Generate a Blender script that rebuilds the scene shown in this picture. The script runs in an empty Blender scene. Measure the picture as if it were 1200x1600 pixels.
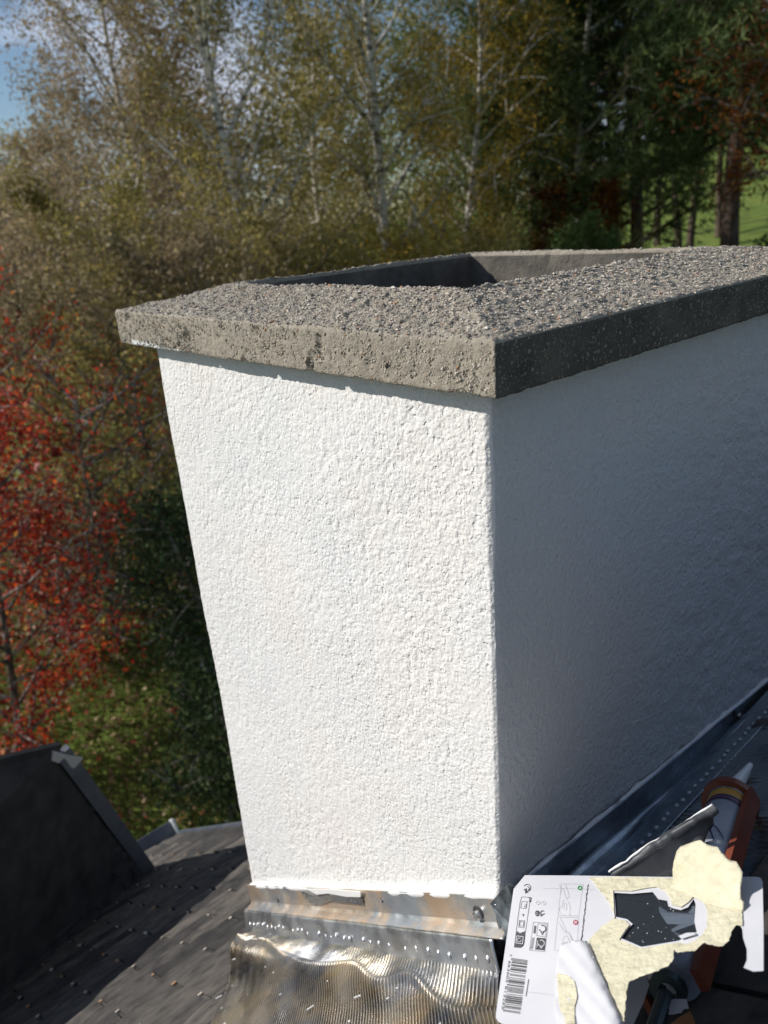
import bpy, math, random
import numpy as np
from mathutils import Matrix, Vector

# ------------------------------------------------------------------ camera, sky, sun, exposure
# Near things are laid out in chimney widths (one width = S metres); origin: near upper corner of the shaft, z up.
S = 0.5
scene = bpy.context.scene
FOC, YAW, PITCH, ROLL = 1186.0, 0.8577, -0.3703, -0.0782
CAM = np.array([0.6725, -0.7915, 0.2324])

def cam_axes():
    cy, sy, cp, sp = math.cos(YAW), math.sin(YAW), math.cos(PITCH), math.sin(PITCH)
    f = np.array([-sy * cp, cy * cp, sp]); r = np.array([cy, sy, 0.0]); u = np.cross(r, f)
    return (math.cos(ROLL) * r + math.sin(ROLL) * u, -math.sin(ROLL) * r + math.cos(ROLL) * u, f)
AX = cam_axes()
cam_data = bpy.data.cameras.new('camera')
cam = bpy.data.objects.new('camera', cam_data)
scene.collection.objects.link(cam)
m3 = Matrix(((AX[0][0], AX[1][0], -AX[2][0]), (AX[0][1], AX[1][1], -AX[2][1]), (AX[0][2], AX[1][2], -AX[2][2])))
cam.matrix_world = Matrix.Translation(Vector(CAM * S)) @ m3.to_4x4()
cam_data.sensor_fit = 'HORIZONTAL'; cam_data.sensor_width = 36.0
cam_data.lens = 36.0 * FOC / 1200.0
cam_data.clip_start = 0.02; cam_data.clip_end = 2000
cam_data.dof.use_dof = True; cam_data.dof.focus_distance = 0.62; cam_data.dof.aperture_fstop = 12.0
scene.camera = cam

SUN_TRAVEL = np.array([1.34, 1.11, -1.0]); SUN_TRAVEL /= np.linalg.norm(SUN_TRAVEL)
SUN_EL = math.asin(-SUN_TRAVEL[2]); SUN_ROT = math.atan2(-SUN_TRAVEL[0], -SUN_TRAVEL[1])
world = bpy.data.worlds.new('World'); scene.world = world; world.use_nodes = True
wn, wl = world.node_tree.nodes, world.node_tree.links
wn.clear()
wout = wn.new('ShaderNodeOutputWorld'); bg = wn.new('ShaderNodeBackground')
sky = wn.new('ShaderNodeTexSky'); sky.sky_type = 'NISHITA'; sky.sun_disc = False
sky.sun_elevation = SUN_EL; sky.sun_rotation = SUN_ROT; sky.air_density = 1.0; sky.dust_density = 0.2; sky.ozone_density = 3.0
tc = wn.new('ShaderNodeTexCoord'); mp = wn.new('ShaderNodeMapping'); mp.inputs['Scale'].default_value = (1, 1, 2.2); mp.inputs['Location'].default_value = (0, 0, -0.24)
cn = wn.new('ShaderNodeTexNoise'); cn.inputs['Scale'].default_value = 3.1; cn.inputs['Detail'].default_value = 7; cn.inputs['Roughness'].default_value = 0.55
cr = wn.new('ShaderNodeValToRGB'); cr.color_ramp.elements[0].position = 0.51; cr.color_ramp.elements[1].position = 0.66
cm = wn.new('ShaderNodeMixRGB'); cm.inputs['Color2'].default_value = (7.6, 8.4, 10.2, 1)
wl.new(tc.outputs['Generated'], mp.inputs['Vector']); wl.new(mp.outputs['Vector'], cn.inputs['Vector'])
wl.new(cn.outputs['Fac'], cr.inputs['Fac']); wl.new(cr.outputs['Color'], cm.inputs['Fac'])
wl.new(sky.outputs['Color'], cm.inputs['Color1']); wl.new(cm.outputs['Color'], bg.inputs['Color'])
bg.inputs['Strength'].default_value = 0.085
wl.new(bg.outputs['Background'], wout.inputs['Surface'])
sun_data = bpy.data.lights.new('sun', 'SUN'); sun_data.energy = 4.9; sun_data.angle = math.radians(0.5); sun_data.color = (1.0, 0.955, 0.90)
sun = bpy.data.objects.new('sun', sun_data); scene.collection.objects.link(sun)
sun.rotation_euler = Vector(SUN_TRAVEL).to_track_quat('-Z', 'Y').to_euler()
sun.location = (-6, -6, 8)
scene.view_settings.view_transform = 'Standard'; scene.view_settings.look = 'None'
scene.view_settings.exposure = 0.0; scene.view_settings.gamma = 1.0; scene.view_settings.use_curve_mapping = False
scene.cycles.use_denoising = True
scene.cycles.max_bounces = 6; scene.cycles.transparent_max_bounces = 8

# ------------------------------------------------------------------ helpers
COL = scene.collection
def ray(u, v):
    return (u - 600) / FOC * AX[0] - (v - 800) / FOC * AX[1] + AX[2]
GX = 0.731; ZR = -0.9281 - 0.155            # roof plane z = ZR + GX * x (chimney widths)
def on_roof(u, v, h=0.0):                   # point above the roof (vertical height h) seen at a pixel
    d = ray(u, v); k = (ZR + h + GX * CAM[0] - CAM[2]) / (d[2] - GX * d[0]); return CAM + k * d
def unit(v): v = np.asarray(v, float); return v / np.linalg.norm(v)

def hash3(ix, iy, iz, seed):
    h = (ix.astype(np.int64) * 374761393 + iy.astype(np.int64) * 668265263 + iz.astype(np.int64) * 2147483647 + seed * 974634727) & 0xffffffff
    h = ((h ^ (h >> 13)) * 1274126177) & 0xffffffff
    h = ((h ^ (h >> 16)) * 2246822519) & 0xffffffff
    return ((h ^ (h >> 15)) & 0xffffff) / float(0xffffff)
def noise(P, f, seed=0):
    Q = np.asarray(P, float) * f
    I = np.floor(Q).astype(np.int64); t = Q - I; t = t * t * (3 - 2 * t)
    out = 0
    for dx in (0, 1):
        for dy in (0, 1):
            for dz in (0, 1):
                w = (t[:, 0] if dx else 1 - t[:, 0]) * (t[:, 1] if dy else 1 - t[:, 1]) * (t[:, 2] if dz else 1 - t[:, 2])
                out = out + w * hash3(I[:, 0] + dx, I[:, 1] + dy, I[:, 2] + dz, seed)
    return out * 2 - 1
def fbm(P, f, seed=0, o=3):
    s, a = 0, 1.0
    for i in range(o): s = s + a * noise(P, f * 2 ** i, seed + i * 17); a *= 0.5
    return s

def mesh_data(name, V, F, mats=(), smooth=False, midx=None, tint=None):
    V = np.asarray(V, np.float32); me = bpy.data.meshes.new(name)
    if isinstance(F, np.ndarray):
        n, k = F.shape
        me.vertices.add(len(V)); me.vertices.foreach_set('co', V.ravel())
        me.loops.add(n * k); me.loops.foreach_set('vertex_index', F.astype(np.int32).ravel())
        me.polygons.add(n); me.polygons.foreach_set('loop_start', np.arange(0, n * k, k, dtype=np.int32))
        me.polygons.foreach_set('loop_total', np.full(n, k, np.int32))
        me.update(calc_edges=True)
    else:
        me.from_pydata([tuple(map(float, v)) for v in V], [], F)
    for m in mats: me.materials.append(m)
    np_ = len(me.polygons)
    if midx is not None: me.polygons.foreach_set('material_index', np.asarray(midx, np.int32))
    me.polygons.foreach_set('use_smooth', np.full(np_, bool(smooth)))
    if tint is not None:
        a = me.attributes.new('tint', 'FLOAT', 'FACE'); a.data.foreach_set('value', np.asarray(tint, np.float32))
    me.update()
    return me
def link(name, me, parent=None, local=False):
    o = bpy.data.objects.new(name, me); COL.objects.link(o)
    if parent is not None:
        o.parent = parent
        if not local and parent.type == 'EMPTY': o.matrix_parent_inverse = Matrix.Translation(-parent.location)
    return o
def near(name, V, F, mat, parent=None, smooth=False, midx=None):     # mesh given in chimney widths
    mats = mat if isinstance(mat, (list, tuple)) else [mat]
    return link(name, mesh_data(name, np.asarray(V, float) * S, F, mats, smooth, midx), parent)
def tag(o, label=None, cat=None, group=None, kind=None):
    if label: o['label'] = label
    if cat: o['category'] = cat
    if group: o['group'] = group
    if kind: o['kind'] = kind
    return o
def thing(name, loc, label, cat, group=None):
    e = bpy.data.objects.new(name, None); e.empty_display_size = 0.05; COL.objects.link(e)
    e.location = Vector([float(c) for c in loc]); return tag(e, label, cat, group)

def grid_faces(nu, nv, closed=False):
    i = np.arange(nu if closed else nu - 1); j = np.arange(nv - 1)
    I, J = np.meshgrid(i, j, indexing='ij'); I2 = (I + 1) % nu
    return np.stack([I * nv + J, I2 * nv + J, I2 * nv + J + 1, I * nv + J + 1], -1).reshape(-1, 4)
def box(c, a, b, n):                         # centre and three half-axis vectors
    c, a, b, n = map(lambda q: np.asarray(q, float), (c, a, b, n))
    V = [c + i * a + j * b + k * n for i in (-1, 1) for j in (-1, 1) for k in (-1, 1)]
    F = [(0, 1, 3, 2), (4, 6, 7, 5), (0, 4, 5, 1), (2, 3, 7, 6), (0, 2, 6, 4), (1, 5, 7, 3)]
    return V, F
class Acc:
    def __init__(s): s.V = []; s.F = []; s.M = []
    def add(s, V, F, m=0):
        o = len(s.V); s.V += [np.asarray(v, float) for v in V]; s.F += [tuple(int(i) + o for i in f) for f in F]; s.M += [m] * len(F); return s
    def box(s, c, a, b, n, m=0): return s.add(*box(c, a, b, n), m)
    def build(s, name, mat, parent=None, smooth=False): return near(name, s.V, s.F, mat, parent, smooth, s.M)
def frame_of(d):
    d = unit(d); a = unit(np.cross(d, [0.13, 0.21, 0.97] if abs(d[2]) < 0.9 else [1, 0, 0])); return d, a, np.cross(d, a)
def tube(pts, rad, sides=8, cap=True):
    pts = np.asarray(pts, float); n = len(pts); rad = np.broadcast_to(rad, (n,))
    tan = np.gradient(pts, axis=0); V = []
    _, a, b = frame_of(tan[0])
    for i in range(n):
        t = unit(tan[i]); a = unit(a - t * (a @ t)); b = np.cross(t, a)
        for k in range(sides):
            q = 2 * math.pi * k / sides; V.append(pts[i] + rad[i] * (math.cos(q) * a + math.sin(q) * b))
    F = [(i * sides + k, i * sides + (k + 1) % sides, (i + 1) * sides + (k + 1) % sides, (i + 1) * sides + k) for i in range(n - 1) for k in range(sides)]
    if cap: F += [tuple(range(sides))[::-1], tuple((n - 1) * sides + k for k in range(sides))]
    return V, F

# ------------------------------------------------------------------ materials
def mat(name, color=(0.5, 0.5, 0.5), rough=0.8, metal=0.0, spec=None):
    m = bpy.data.materials.new(name); m.use_nodes = True
    b = m.node_tree.nodes['Principled BSDF']
    b.inputs['Base Color'].default_value = (*color, 1); b.inputs['Roughness'].default_value = rough; b.inputs['Metallic'].default_value = metal
    if spec is not None: b.inputs['Specular IOR Level'].default_value = spec
    m.diffuse_color = (*color, 1)
    return m
def N(m, t, **kw):
    n = m.node_tree.nodes.new('ShaderNode' + t)
    for k, v in kw.items(): n.inputs[k.replace('_', ' ')].default_value = v
    return n
def L(m, a, b): m.node_tree.links.new(a, b)
def bsdf(m): return m.node_tree.nodes['Principled BSDF']
def coords(m, scale=(1, 1, 1)):
    t = N(m, 'TexCoord'); p = N(m, 'Mapping'); p.inputs['Scale'].default_value = scale; L(m, t.outputs['Object'], p.inputs['Vector']); return p.outputs['Vector']
def noise_tex(m, vec, scale, detail=3, rough=0.55):
    n = N(m, 'TexNoise', Scale=scale, Detail=detail, Roughness=rough); L(m, vec, n.inputs['Vector']); return n.outputs['Fac']
def noise_col(m, vec, scale):
    n = N(m, 'TexNoise', Scale=scale, Detail=2.0); L(m, vec, n.inputs['Vector']); return n.outputs['Color']
def ramp(m, fac, stops):
    r = N(m, 'ValToRGB'); e = r.color_ramp.elements
    while len(e) < len(stops): e.new(0.5)
    for q, (p, c) in zip(e, stops): q.position = p; q.color = (*c, 1) if len(c) == 3 else c
    L(m, fac, r.inputs['Fac']); return r.outputs['Color']
def mix(m, fac, a, b, mode='MIX'):
    x = N(m, 'MixRGB'); x.blend_type = mode
    for s, v in (('Fac', fac), ('Color1', a), ('Color2', b)):
        if hasattr(v, 'links'): L(m, v, x.inputs[s])
        else: x.inputs[s].default_value = v if s == 'Fac' else (*v, 1)
    return x.outputs['Color']
def bump(m, h, strength, dist):
    b = N(m, 'Bump', Strength=strength, Distance=dist); L(m, h, b.inputs['Height']); L(m, b.outputs['Normal'], bsdf(m).inputs['Normal'])
def base(m, c): L(m, c, bsdf(m).inputs['Base Color'])

def m_stucco():
    m = mat('white_masonry_paint', (0.8, 0.79, 0.77), 0.85, spec=0.25); v = coords(m)
    c = ramp(m, noise_tex(m, v, 6.0, 3), [(0.38, (0.775, 0.768, 0.748)), (0.5, (0.80, 0.785, 0.755)), (0.64, (0.80, 0.768, 0.73))])
    c = mix(m, ramp(m, noise_tex(m, v, 420, 2), [(0.30, (1, 1, 1)), (0.36, (0, 0, 0))]), c, (0.62, 0.60, 0.56))
    base(m, c)
    vo = N(m, 'TexVoronoi', Scale=250.0); L(m, mix(m, 0.006, v, noise_col(m, v, 120), 'ADD'), vo.inputs['Vector'])
    g1 = ramp(m, vo.outputs['Distance'], [(0.0, (1, 1, 1)), (0.75, (0.25, 0.25, 0.25))]); g2 = noise_tex(m, v, 430, 4, 0.65); pit = ramp(m, noise_tex(m, v, 150, 2), [(0.28, (0, 0, 0)), (0.42, (1, 1, 1))])
    hh = mix(m, 1.0, mix(m, 0.5, g1, g2), pit, 'MULTIPLY'); hm = mix(m, 1.0, hh, ramp(m, noise_tex(m, v, 9, 3), [(0.3, (0.62,) * 3), (0.6, (1.05,) * 3)]), 'MULTIPLY')
    bump(m, hm, 1.0, 0.0016); return m
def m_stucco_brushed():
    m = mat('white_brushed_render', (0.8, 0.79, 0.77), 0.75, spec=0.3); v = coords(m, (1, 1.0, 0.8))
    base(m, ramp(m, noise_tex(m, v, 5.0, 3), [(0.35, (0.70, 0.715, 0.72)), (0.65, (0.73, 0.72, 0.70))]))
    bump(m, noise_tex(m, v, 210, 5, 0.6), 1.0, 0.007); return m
def m_concrete():
    m = mat('weathered_concrete', (0.3, 0.28, 0.24), 0.9, spec=0.2); v = coords(m)
    c = ramp(m, noise_tex(m, v, 9, 4), [(0.3, (0.28, 0.243, 0.178)), (0.55, (0.37, 0.318, 0.235)), (0.75, (0.29, 0.255, 0.20))])
    sp = N(m, 'TexVoronoi', Scale=520.0); L(m, v, sp.inputs['Vector'])
    c = mix(m, 0.45, c, ramp(m, sp.outputs['Color'], [(0.12, (0.14, 0.125, 0.105)), (0.35, (0.34, 0.31, 0.265)), (0.8, (0.40, 0.37, 0.32)), (0.97, (0.55, 0.51, 0.45))]))
    c = mix(m, ramp(m, noise_tex(m, v, 34, 2), [(0.72, (0, 0, 0)), (0.80, (0.35, 0.35, 0.35))]), c, (0.19, 0.175, 0.155))
    # white paint smeared along the lower left rim
    t = N(m, 'TexCoord'); sx = N(m, 'SeparateXYZ'); L(m, t.outputs['Object'], sx.inputs['Vector'])
    a = N(m, 'MapRange'); L(m, sx.outputs['X'], a.inputs['Value']); a.inputs['From Min'].default_value = -0.53; a.inputs['From Max'].default_value = -0.22; a.inputs['To Min'].default_value = 0.0075; a.inputs['To Max'].default_value = -0.004
    nz = N(m, 'Math'); nz.operation = 'MULTIPLY_ADD'; L(m, noise_tex(m, v, 230, 3), nz.inputs[0]); nz.inputs[1].default_value = 0.016; nz.inputs[2].default_value = -0.0095
    ad = N(m, 'Math'); ad.operation = 'ADD'; L(m, a.outputs['Result'], ad.inputs[0]); L(m, nz.outputs[0], ad.inputs[1])
    lt = N(m, 'Math'); lt.operation = 'LESS_THAN'; L(m, sx.outputs['Z'], lt.inputs[0]); L(m, ad.outputs[0], lt.inputs[1])
    fy = N(m, 'Math'); fy.operation = 'LESS_THAN'; L(m, sx.outputs['Y'], fy.inputs[0]); fy.inputs[1].default_value = -0.012
    mm = N(m, 'Math'); mm.operation = 'MULTIPLY'; L(m, lt.outputs[0], mm.inputs[0]); L(m, fy.outputs[0], mm.inputs[1])
    gt = N(m, 'Math'); gt.operation = 'GREATER_THAN'; L(m, sx.outputs['X'], gt.inputs[0]); gt.inputs[1].default_value = -0.516
    m2 = N(m, 'Math'); m2.operation = 'MULTIPLY'; L(m, mm.outputs[0], m2.inputs[0]); L(m, gt.outputs[0], m2.inputs[1])
    base(m, mix(m, m2.outputs[0], c, (0.78, 0.78, 0.77)))
    bump(m, noise_tex(m, v, 420, 4, 0.7), 0.7, 0.002); return m
def m_tint(name, stops, rough=0.9, transl=0.0, spec=0.2):
    m = mat(name, stops[len(stops) // 2][1], rough, spec=spec)
    a = N(m, 'Attribute'); a.attribute_name = 'tint'; c = ramp(m, a.outputs['Fac'], stops); base(m, c)
    if transl:
        tr = N(m, 'BsdfTranslucent'); L(m, c, tr.inputs['Color']); mx = N(m, 'MixShader', Fac=transl)
        L(m, bsdf(m).outputs[0], mx.inputs[1]); L(m, tr.outputs[0], mx.inputs[2])
        L(m, mx.outputs[0], m.node_tree.nodes['Material Output'].inputs['Surface'])
    return m
def m_metal(name, c1, c2, rough, stain=None, scale=30, mt=1.0):
    m = mat(name, c1, rough, mt); v = coords(m)
    c = ramp(m, noise_tex(m, v, scale, 4), [(0.35, c1), (0.65, c2)])
    if stain: c = mix(m, ramp(m, noise_tex(m, v, 11, 5, 0.65), [(0.48, (0, 0, 0)), (0.6, (1, 1, 1))]), c, stain)
    base(m, c)
    L(m, ramp(m, noise_tex(m, v, 45, 4), [(0.3, (rough * 0.7,) * 3), (0.7, (rough * 1.5,) * 3)]), bsdf(m).inputs['Roughness'])
    bump(m, noise_tex(m, v, 60, 3), 0.25, 0.002); return m
def m_bark(name, c1, c2, zs, scale, lo=0.42, hi=0.55):
    m = mat(name, c1, 0.9, spec=0.2); v = coords(m, (1, 1, zs)); f = noise_tex(m, v, scale, 4, 0.6)
    base(m, ramp(m, f, [(lo, c2), (hi, c1)])); bump(m, f, 0.5, 0.02); return m
def m_noise(name, stops, scale, detail=4, rough=0.9, bscale=None, bstr=0.4, bdist=0.002, spec=0.3, zs=(1, 1, 1)):
    m = mat(name, stops[len(stops) // 2][1], rough, spec=spec); v = coords(m, zs)
    base(m, ramp(m, noise_tex(m, v, scale, detail), stops))
    if bscale: bump(m, noise_tex(m, v, bscale, 3), bstr, bdist)
    return m

M = {}
M['stucco'] = m_stucco(); M['brushed'] = m_stucco_brushed(); M['concrete'] = m_concrete()
M['inner'] = m_noise('opening_shade_concrete', [(0.35, (0.085, 0.077, 0.066)), (0.65, (0.16, 0.142, 0.118))], 30, 5, 0.95, 350, 0.8, 0.002)  # concrete darkened to paint in the shade inside the cap opening
M['cap_edge'] = m_noise('dark_edge_concrete', [(0.3, (0.055, 0.054, 0.046)), (0.55, (0.105, 0.098, 0.08)), (0.75, (0.16, 0.15, 0.12))], 26, 6, 0.9, 420, 0.8, 0.002)  # darker concrete for the right edge of the cap
M['soot'] = mat('sooty_flue', (0.03, 0.03, 0.032), 0.95)
M['grit'] = m_tint('cap_aggregate', [(0.0, (0.09, 0.078, 0.06)), (0.3, (0.33, 0.285, 0.225)), (0.6, (0.47, 0.415, 0.335)), (0.9, (0.68, 0.62, 0.53)), (1.0, (0.52, 0.26, 0.13))], 0.8, spec=0.3)
M['upstand'] = m_metal('stained_zinc', (0.68, 0.50, 0.35), (0.62, 0.57, 0.50), 0.34, (0.40, 0.43, 0.46), mt=0.72)
M['strip'] = m_metal('galvanised_strip', (0.62, 0.63, 0.63), (0.52, 0.55, 0.58), 0.27, (0.38, 0.38, 0.38), mt=0.8)
M['pleat'] = m_metal('pleated_lead', (0.52, 0.44, 0.32), (0.36, 0.34, 0.31), 0.29, (0.26, 0.265, 0.285), 14)
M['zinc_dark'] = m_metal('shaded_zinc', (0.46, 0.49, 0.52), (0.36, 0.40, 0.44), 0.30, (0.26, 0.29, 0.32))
M['steel'] = mat('screw_steel', (0.55, 0.56, 0.57), 0.3, 1.0)
M['rubber'] = mat('dark_rubber', (0.03, 0.03, 0.032), 0.6)
M['sealant'] = mat('white_sealant', (0.78, 0.78, 0.76), 0.5)
M['shingle'] = m_noise('weathered_shingle', [(0.3, (0.042, 0.040, 0.039)), (0.5, (0.088, 0.082, 0.076)), (0.66, (0.118, 0.108, 0.098)), (0.78, (0.19, 0.172, 0.152))], 34, 8, 0.85, 800, 1.0, 0.002, zs=(1, 1.4, 1))
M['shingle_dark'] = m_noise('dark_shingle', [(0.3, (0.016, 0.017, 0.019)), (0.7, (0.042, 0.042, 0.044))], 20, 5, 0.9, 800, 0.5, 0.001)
M['chip'] = m_noise('pale_chip', [(0.4, (0.40, 0.34, 0.28)), (0.6, (0.55, 0.49, 0.42))], 40, 2)
M['chip2'] = mat('tan_chip', (0.40, 0.24, 0.13), 0.8)
M['trim'] = m_noise('blue_grey_metal_trim', [(0.4, (0.085, 0.10, 0.125)), (0.6, (0.12, 0.135, 0.16))], 12, 3, 0.5)
M['trim_white'] = mat('white_painted_trim', (0.75, 0.75, 0.74), 0.5)
M['wall'] = m_noise('house_render', [(0.4, (0.55, 0.53, 0.48)), (0.6, (0.62, 0.6, 0.55))], 4, 4)
M['card'] = m_noise('white_printed_card', [(0.35, (0.56, 0.56, 0.59)), (0.65, (0.61, 0.61, 0.635))], 14, 3, 0.45, 25, 0.12, 0.004)
M['cream'] = m_noise('torn_cream_board', [(0.3, (0.55, 0.51, 0.36)), (0.7, (0.65, 0.61, 0.45))], 45, 5, 0.9, 95, 1.0, 0.0035)
M['greyboard'] = mat('pale_grey_glue', (0.62, 0.62, 0.66), 0.6)
M['ink'] = mat('dark_grey_print', (0.05, 0.05, 0.055), 0.5)
M['ink_light'] = mat('pale_grey_print', (0.42, 0.42, 0.44), 0.5)
M['green_ink'] = mat('green_print', (0.05, 0.38, 0.11), 0.5); M['red_ink'] = mat('red_print', (0.42, 0.05, 0.09), 0.5)
M['gun'] = m_noise('rust_orange_paint', [(0.4, (0.165, 0.042, 0.022)), (0.6, (0.20, 0.053, 0.027))], 25, 3, 0.4)
M['tube_blue'] = m_noise('blue_grey_label', [(0.4, (0.40, 0.43, 0.50)), (0.6, (0.48, 0.50, 0.56))], 30, 3, 0.35)
M['navy'] = mat('navy_print', (0.02, 0.02, 0.06), 0.4); M['pink'] = mat('pink_print', (0.5, 0.12, 0.22), 0.4)
M['ochre'] = mat('ochre_plastic', (0.55, 0.30, 0.06), 0.5); M['nozzle'] = mat('pale_nozzle', (0.72, 0.73, 0.74), 0.35)
M['rod'] = mat('dark_steel_rod', (0.06, 0.08, 0.08), 0.4, 0.5)
M['wood'] = m_noise('raw_wood', [(0.4, (0.33, 0.15, 0.06)), (0.6, (0.42, 0.21, 0.10))], 30, 4, zs=(1, 6, 1))
M['lead'] = m_noise('smeared_lead_sheet', [(0.45, (0.05, 0.055, 0.06)), (0.6, (0.12, 0.125, 0.13))], 20, 4, 0.45)
pl = mat('clear_blister_plastic', (0.02, 0.024, 0.03), 0.08, spec=0.6); M['plastic'] = pl
bump(pl, noise_tex(pl, coords(pl), 40, 3), 0.5, 0.004)
M['birch_bark'] = m_bark('birch_bark', (0.66, 0.62, 0.56), (0.12, 0.105, 0.09), 2.2, 5.0, 0.40, 0.50)
M['grey_bark'] = m_bark('grey_bark', (0.26, 0.23, 0.20), (0.07, 0.06, 0.05), 0.5, 7.0)
M['pine_bark'] = m_bark('pine_bark', (0.12, 0.085, 0.062), (0.035, 0.028, 0.022), 0.35, 9.0)
M['leaf_olive'] = m_tint('olive_leaves', [(0.0, (0.1553, 0.1456, 0.0387)), (0.35, (0.2747, 0.2427, 0.0719)), (0.7, (0.4299, 0.3520, 0.1162)), (1.0, (0.6687, 0.4855, 0.1801))], 0.6, 0.4)
M['leaf_brown'] = m_tint('brownish_leaves', [(0.0, (0.1646, 0.1319, 0.0725)), (0.5, (0.3291, 0.2553, 0.1496)), (1.0, (0.5922, 0.4576, 0.2895))], 0.6, 0.35)
M['leaf_gold'] = m_tint('golden_leaves', [(0.0, (0.1531, 0.1158, 0.0197)), (0.5, (0.3717, 0.2665, 0.0433)), (1.0, (0.6557, 0.4402, 0.0787))], 0.6, 0.4)
M['leaf_green'] = m_tint('dark_green_leaves', [(0.0, (0.0467, 0.0806, 0.0263)), (0.5, (0.1052, 0.1707, 0.0474)), (1.0, (0.2195, 0.2637, 0.0790))], 0.5, 0.25)
M['leaf_yew'] = m_tint('evergreen_leaves', [(0.0, (0.020, 0.036, 0.016)), (0.6, (0.046, 0.072, 0.028)), (1.0, (0.12, 0.15, 0.06))], 0.75, 0.25, 0.1)
M['leaf_red'] = m_tint('red_leaves', [(0.0, (0.10, 0.030, 0.018)), (0.35, (0.24, 0.032, 0.02)), (0.6, (0.48, 0.045, 0.025)), (0.88, (0.72, 0.13, 0.03)), (1.0, (0.50, 0.33, 0.06))], 0.5, 0.4)
M['leaf_rust'] = m_tint('rust_leaves', [(0.0, (0.07, 0.016, 0.006)), (0.5, (0.15, 0.04, 0.008)), (1.0, (0.30, 0.14, 0.015))], 0.5, 0.35)
M['needles'] = m_tint('pine_needles', [(0.0, (0.040, 0.066, 0.026)), (0.5, (0.095, 0.140, 0.048)), (1.0, (0.23, 0.26, 0.08))], 0.6, 0.25)
M['blade'] = m_tint('grass_blades', [(0.0, (0.07, 0.085, 0.018)), (0.6, (0.135, 0.155, 0.032)), (1.0, (0.26, 0.22, 0.08))], 0.6, 0.35)
M['litter'] = m_tint('fallen_leaves', [(0.0, (0.10, 0.06, 0.025)), (0.5, (0.26, 0.17, 0.08)), (0.85, (0.42, 0.31, 0.18)), (1.0, (0.35, 0.06, 0.03))], 0.6, 0.2)

m = M['shingle']; oi = N(m, 'ObjectInfo'); mpn = [q for q in m.node_tree.nodes if q.bl_idname == 'ShaderNodeMapping'][0]; ofs = N(m, 'VectorMath'); ofs.operation = 'SCALE'; ofs.inputs[0].default_value = (13, 7, 3); L(m, oi.outputs['Random'], ofs.inputs['Scale']); L(m, ofs.outputs[0], mpn.inputs['Location']); src = bsdf(m).inputs['Base Color'].links[0].from_socket     # tab to tab tone
base(m, mix(m, 1.0, src, ramp(m, oi.outputs['Random'], [(0.0, (0.5, 0.5, 0.51)), (0.5, (0.95, 0.94, 0.92)), (1.0, (1.5, 1.42, 1.32))]), 'MULTIPLY'))

# ------------------------------------------------------------------ ground
GZ = -4.6
def ground_z(x, y):
    d = np.hypot(x, y); t = np.clip((d - 24) / 110.0, 0, 1); az = np.degrees(np.arctan2(x, y)); hw = np.exp(-((az + 22) / 14.0) ** 2)
    return GZ + hw * (13.0 * t * t * (3 - 2 * t) + 0.05 * np.clip(d - 24, 0, 60)) + 0.15 * np.sin(x * 0.31) * np.cos(y * 0.27) * np.clip(d / 20, 0, 1)
gm = m_noise('lawn', [(0.3, (0.075, 0.10, 0.018)), (0.5, (0.125, 0.18, 0.026)), (0.7, (0.19, 0.225, 0.045))], 0.9, 8, 0.95, 30, 0.8, 0.05)
gr = np.concatenate([np.linspace(0.0, 40, 60), np.geomspace(42, 900, 40)]); ga = np.linspace(0, 2 * math.pi, 96, endpoint=False)
A_, R_ = np.meshgrid(ga, gr, indexing='ij'); gx, gy = R_ * np.cos(A_), R_ * np.sin(A_)
gv = np.stack([gx, gy, ground_z(gx, gy)], -1).reshape(-1, 3)
ground = link('ground', mesh_data('ground', gv, grid_faces(96, 100, True), [gm], True)); tag(ground, kind='structure')

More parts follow.
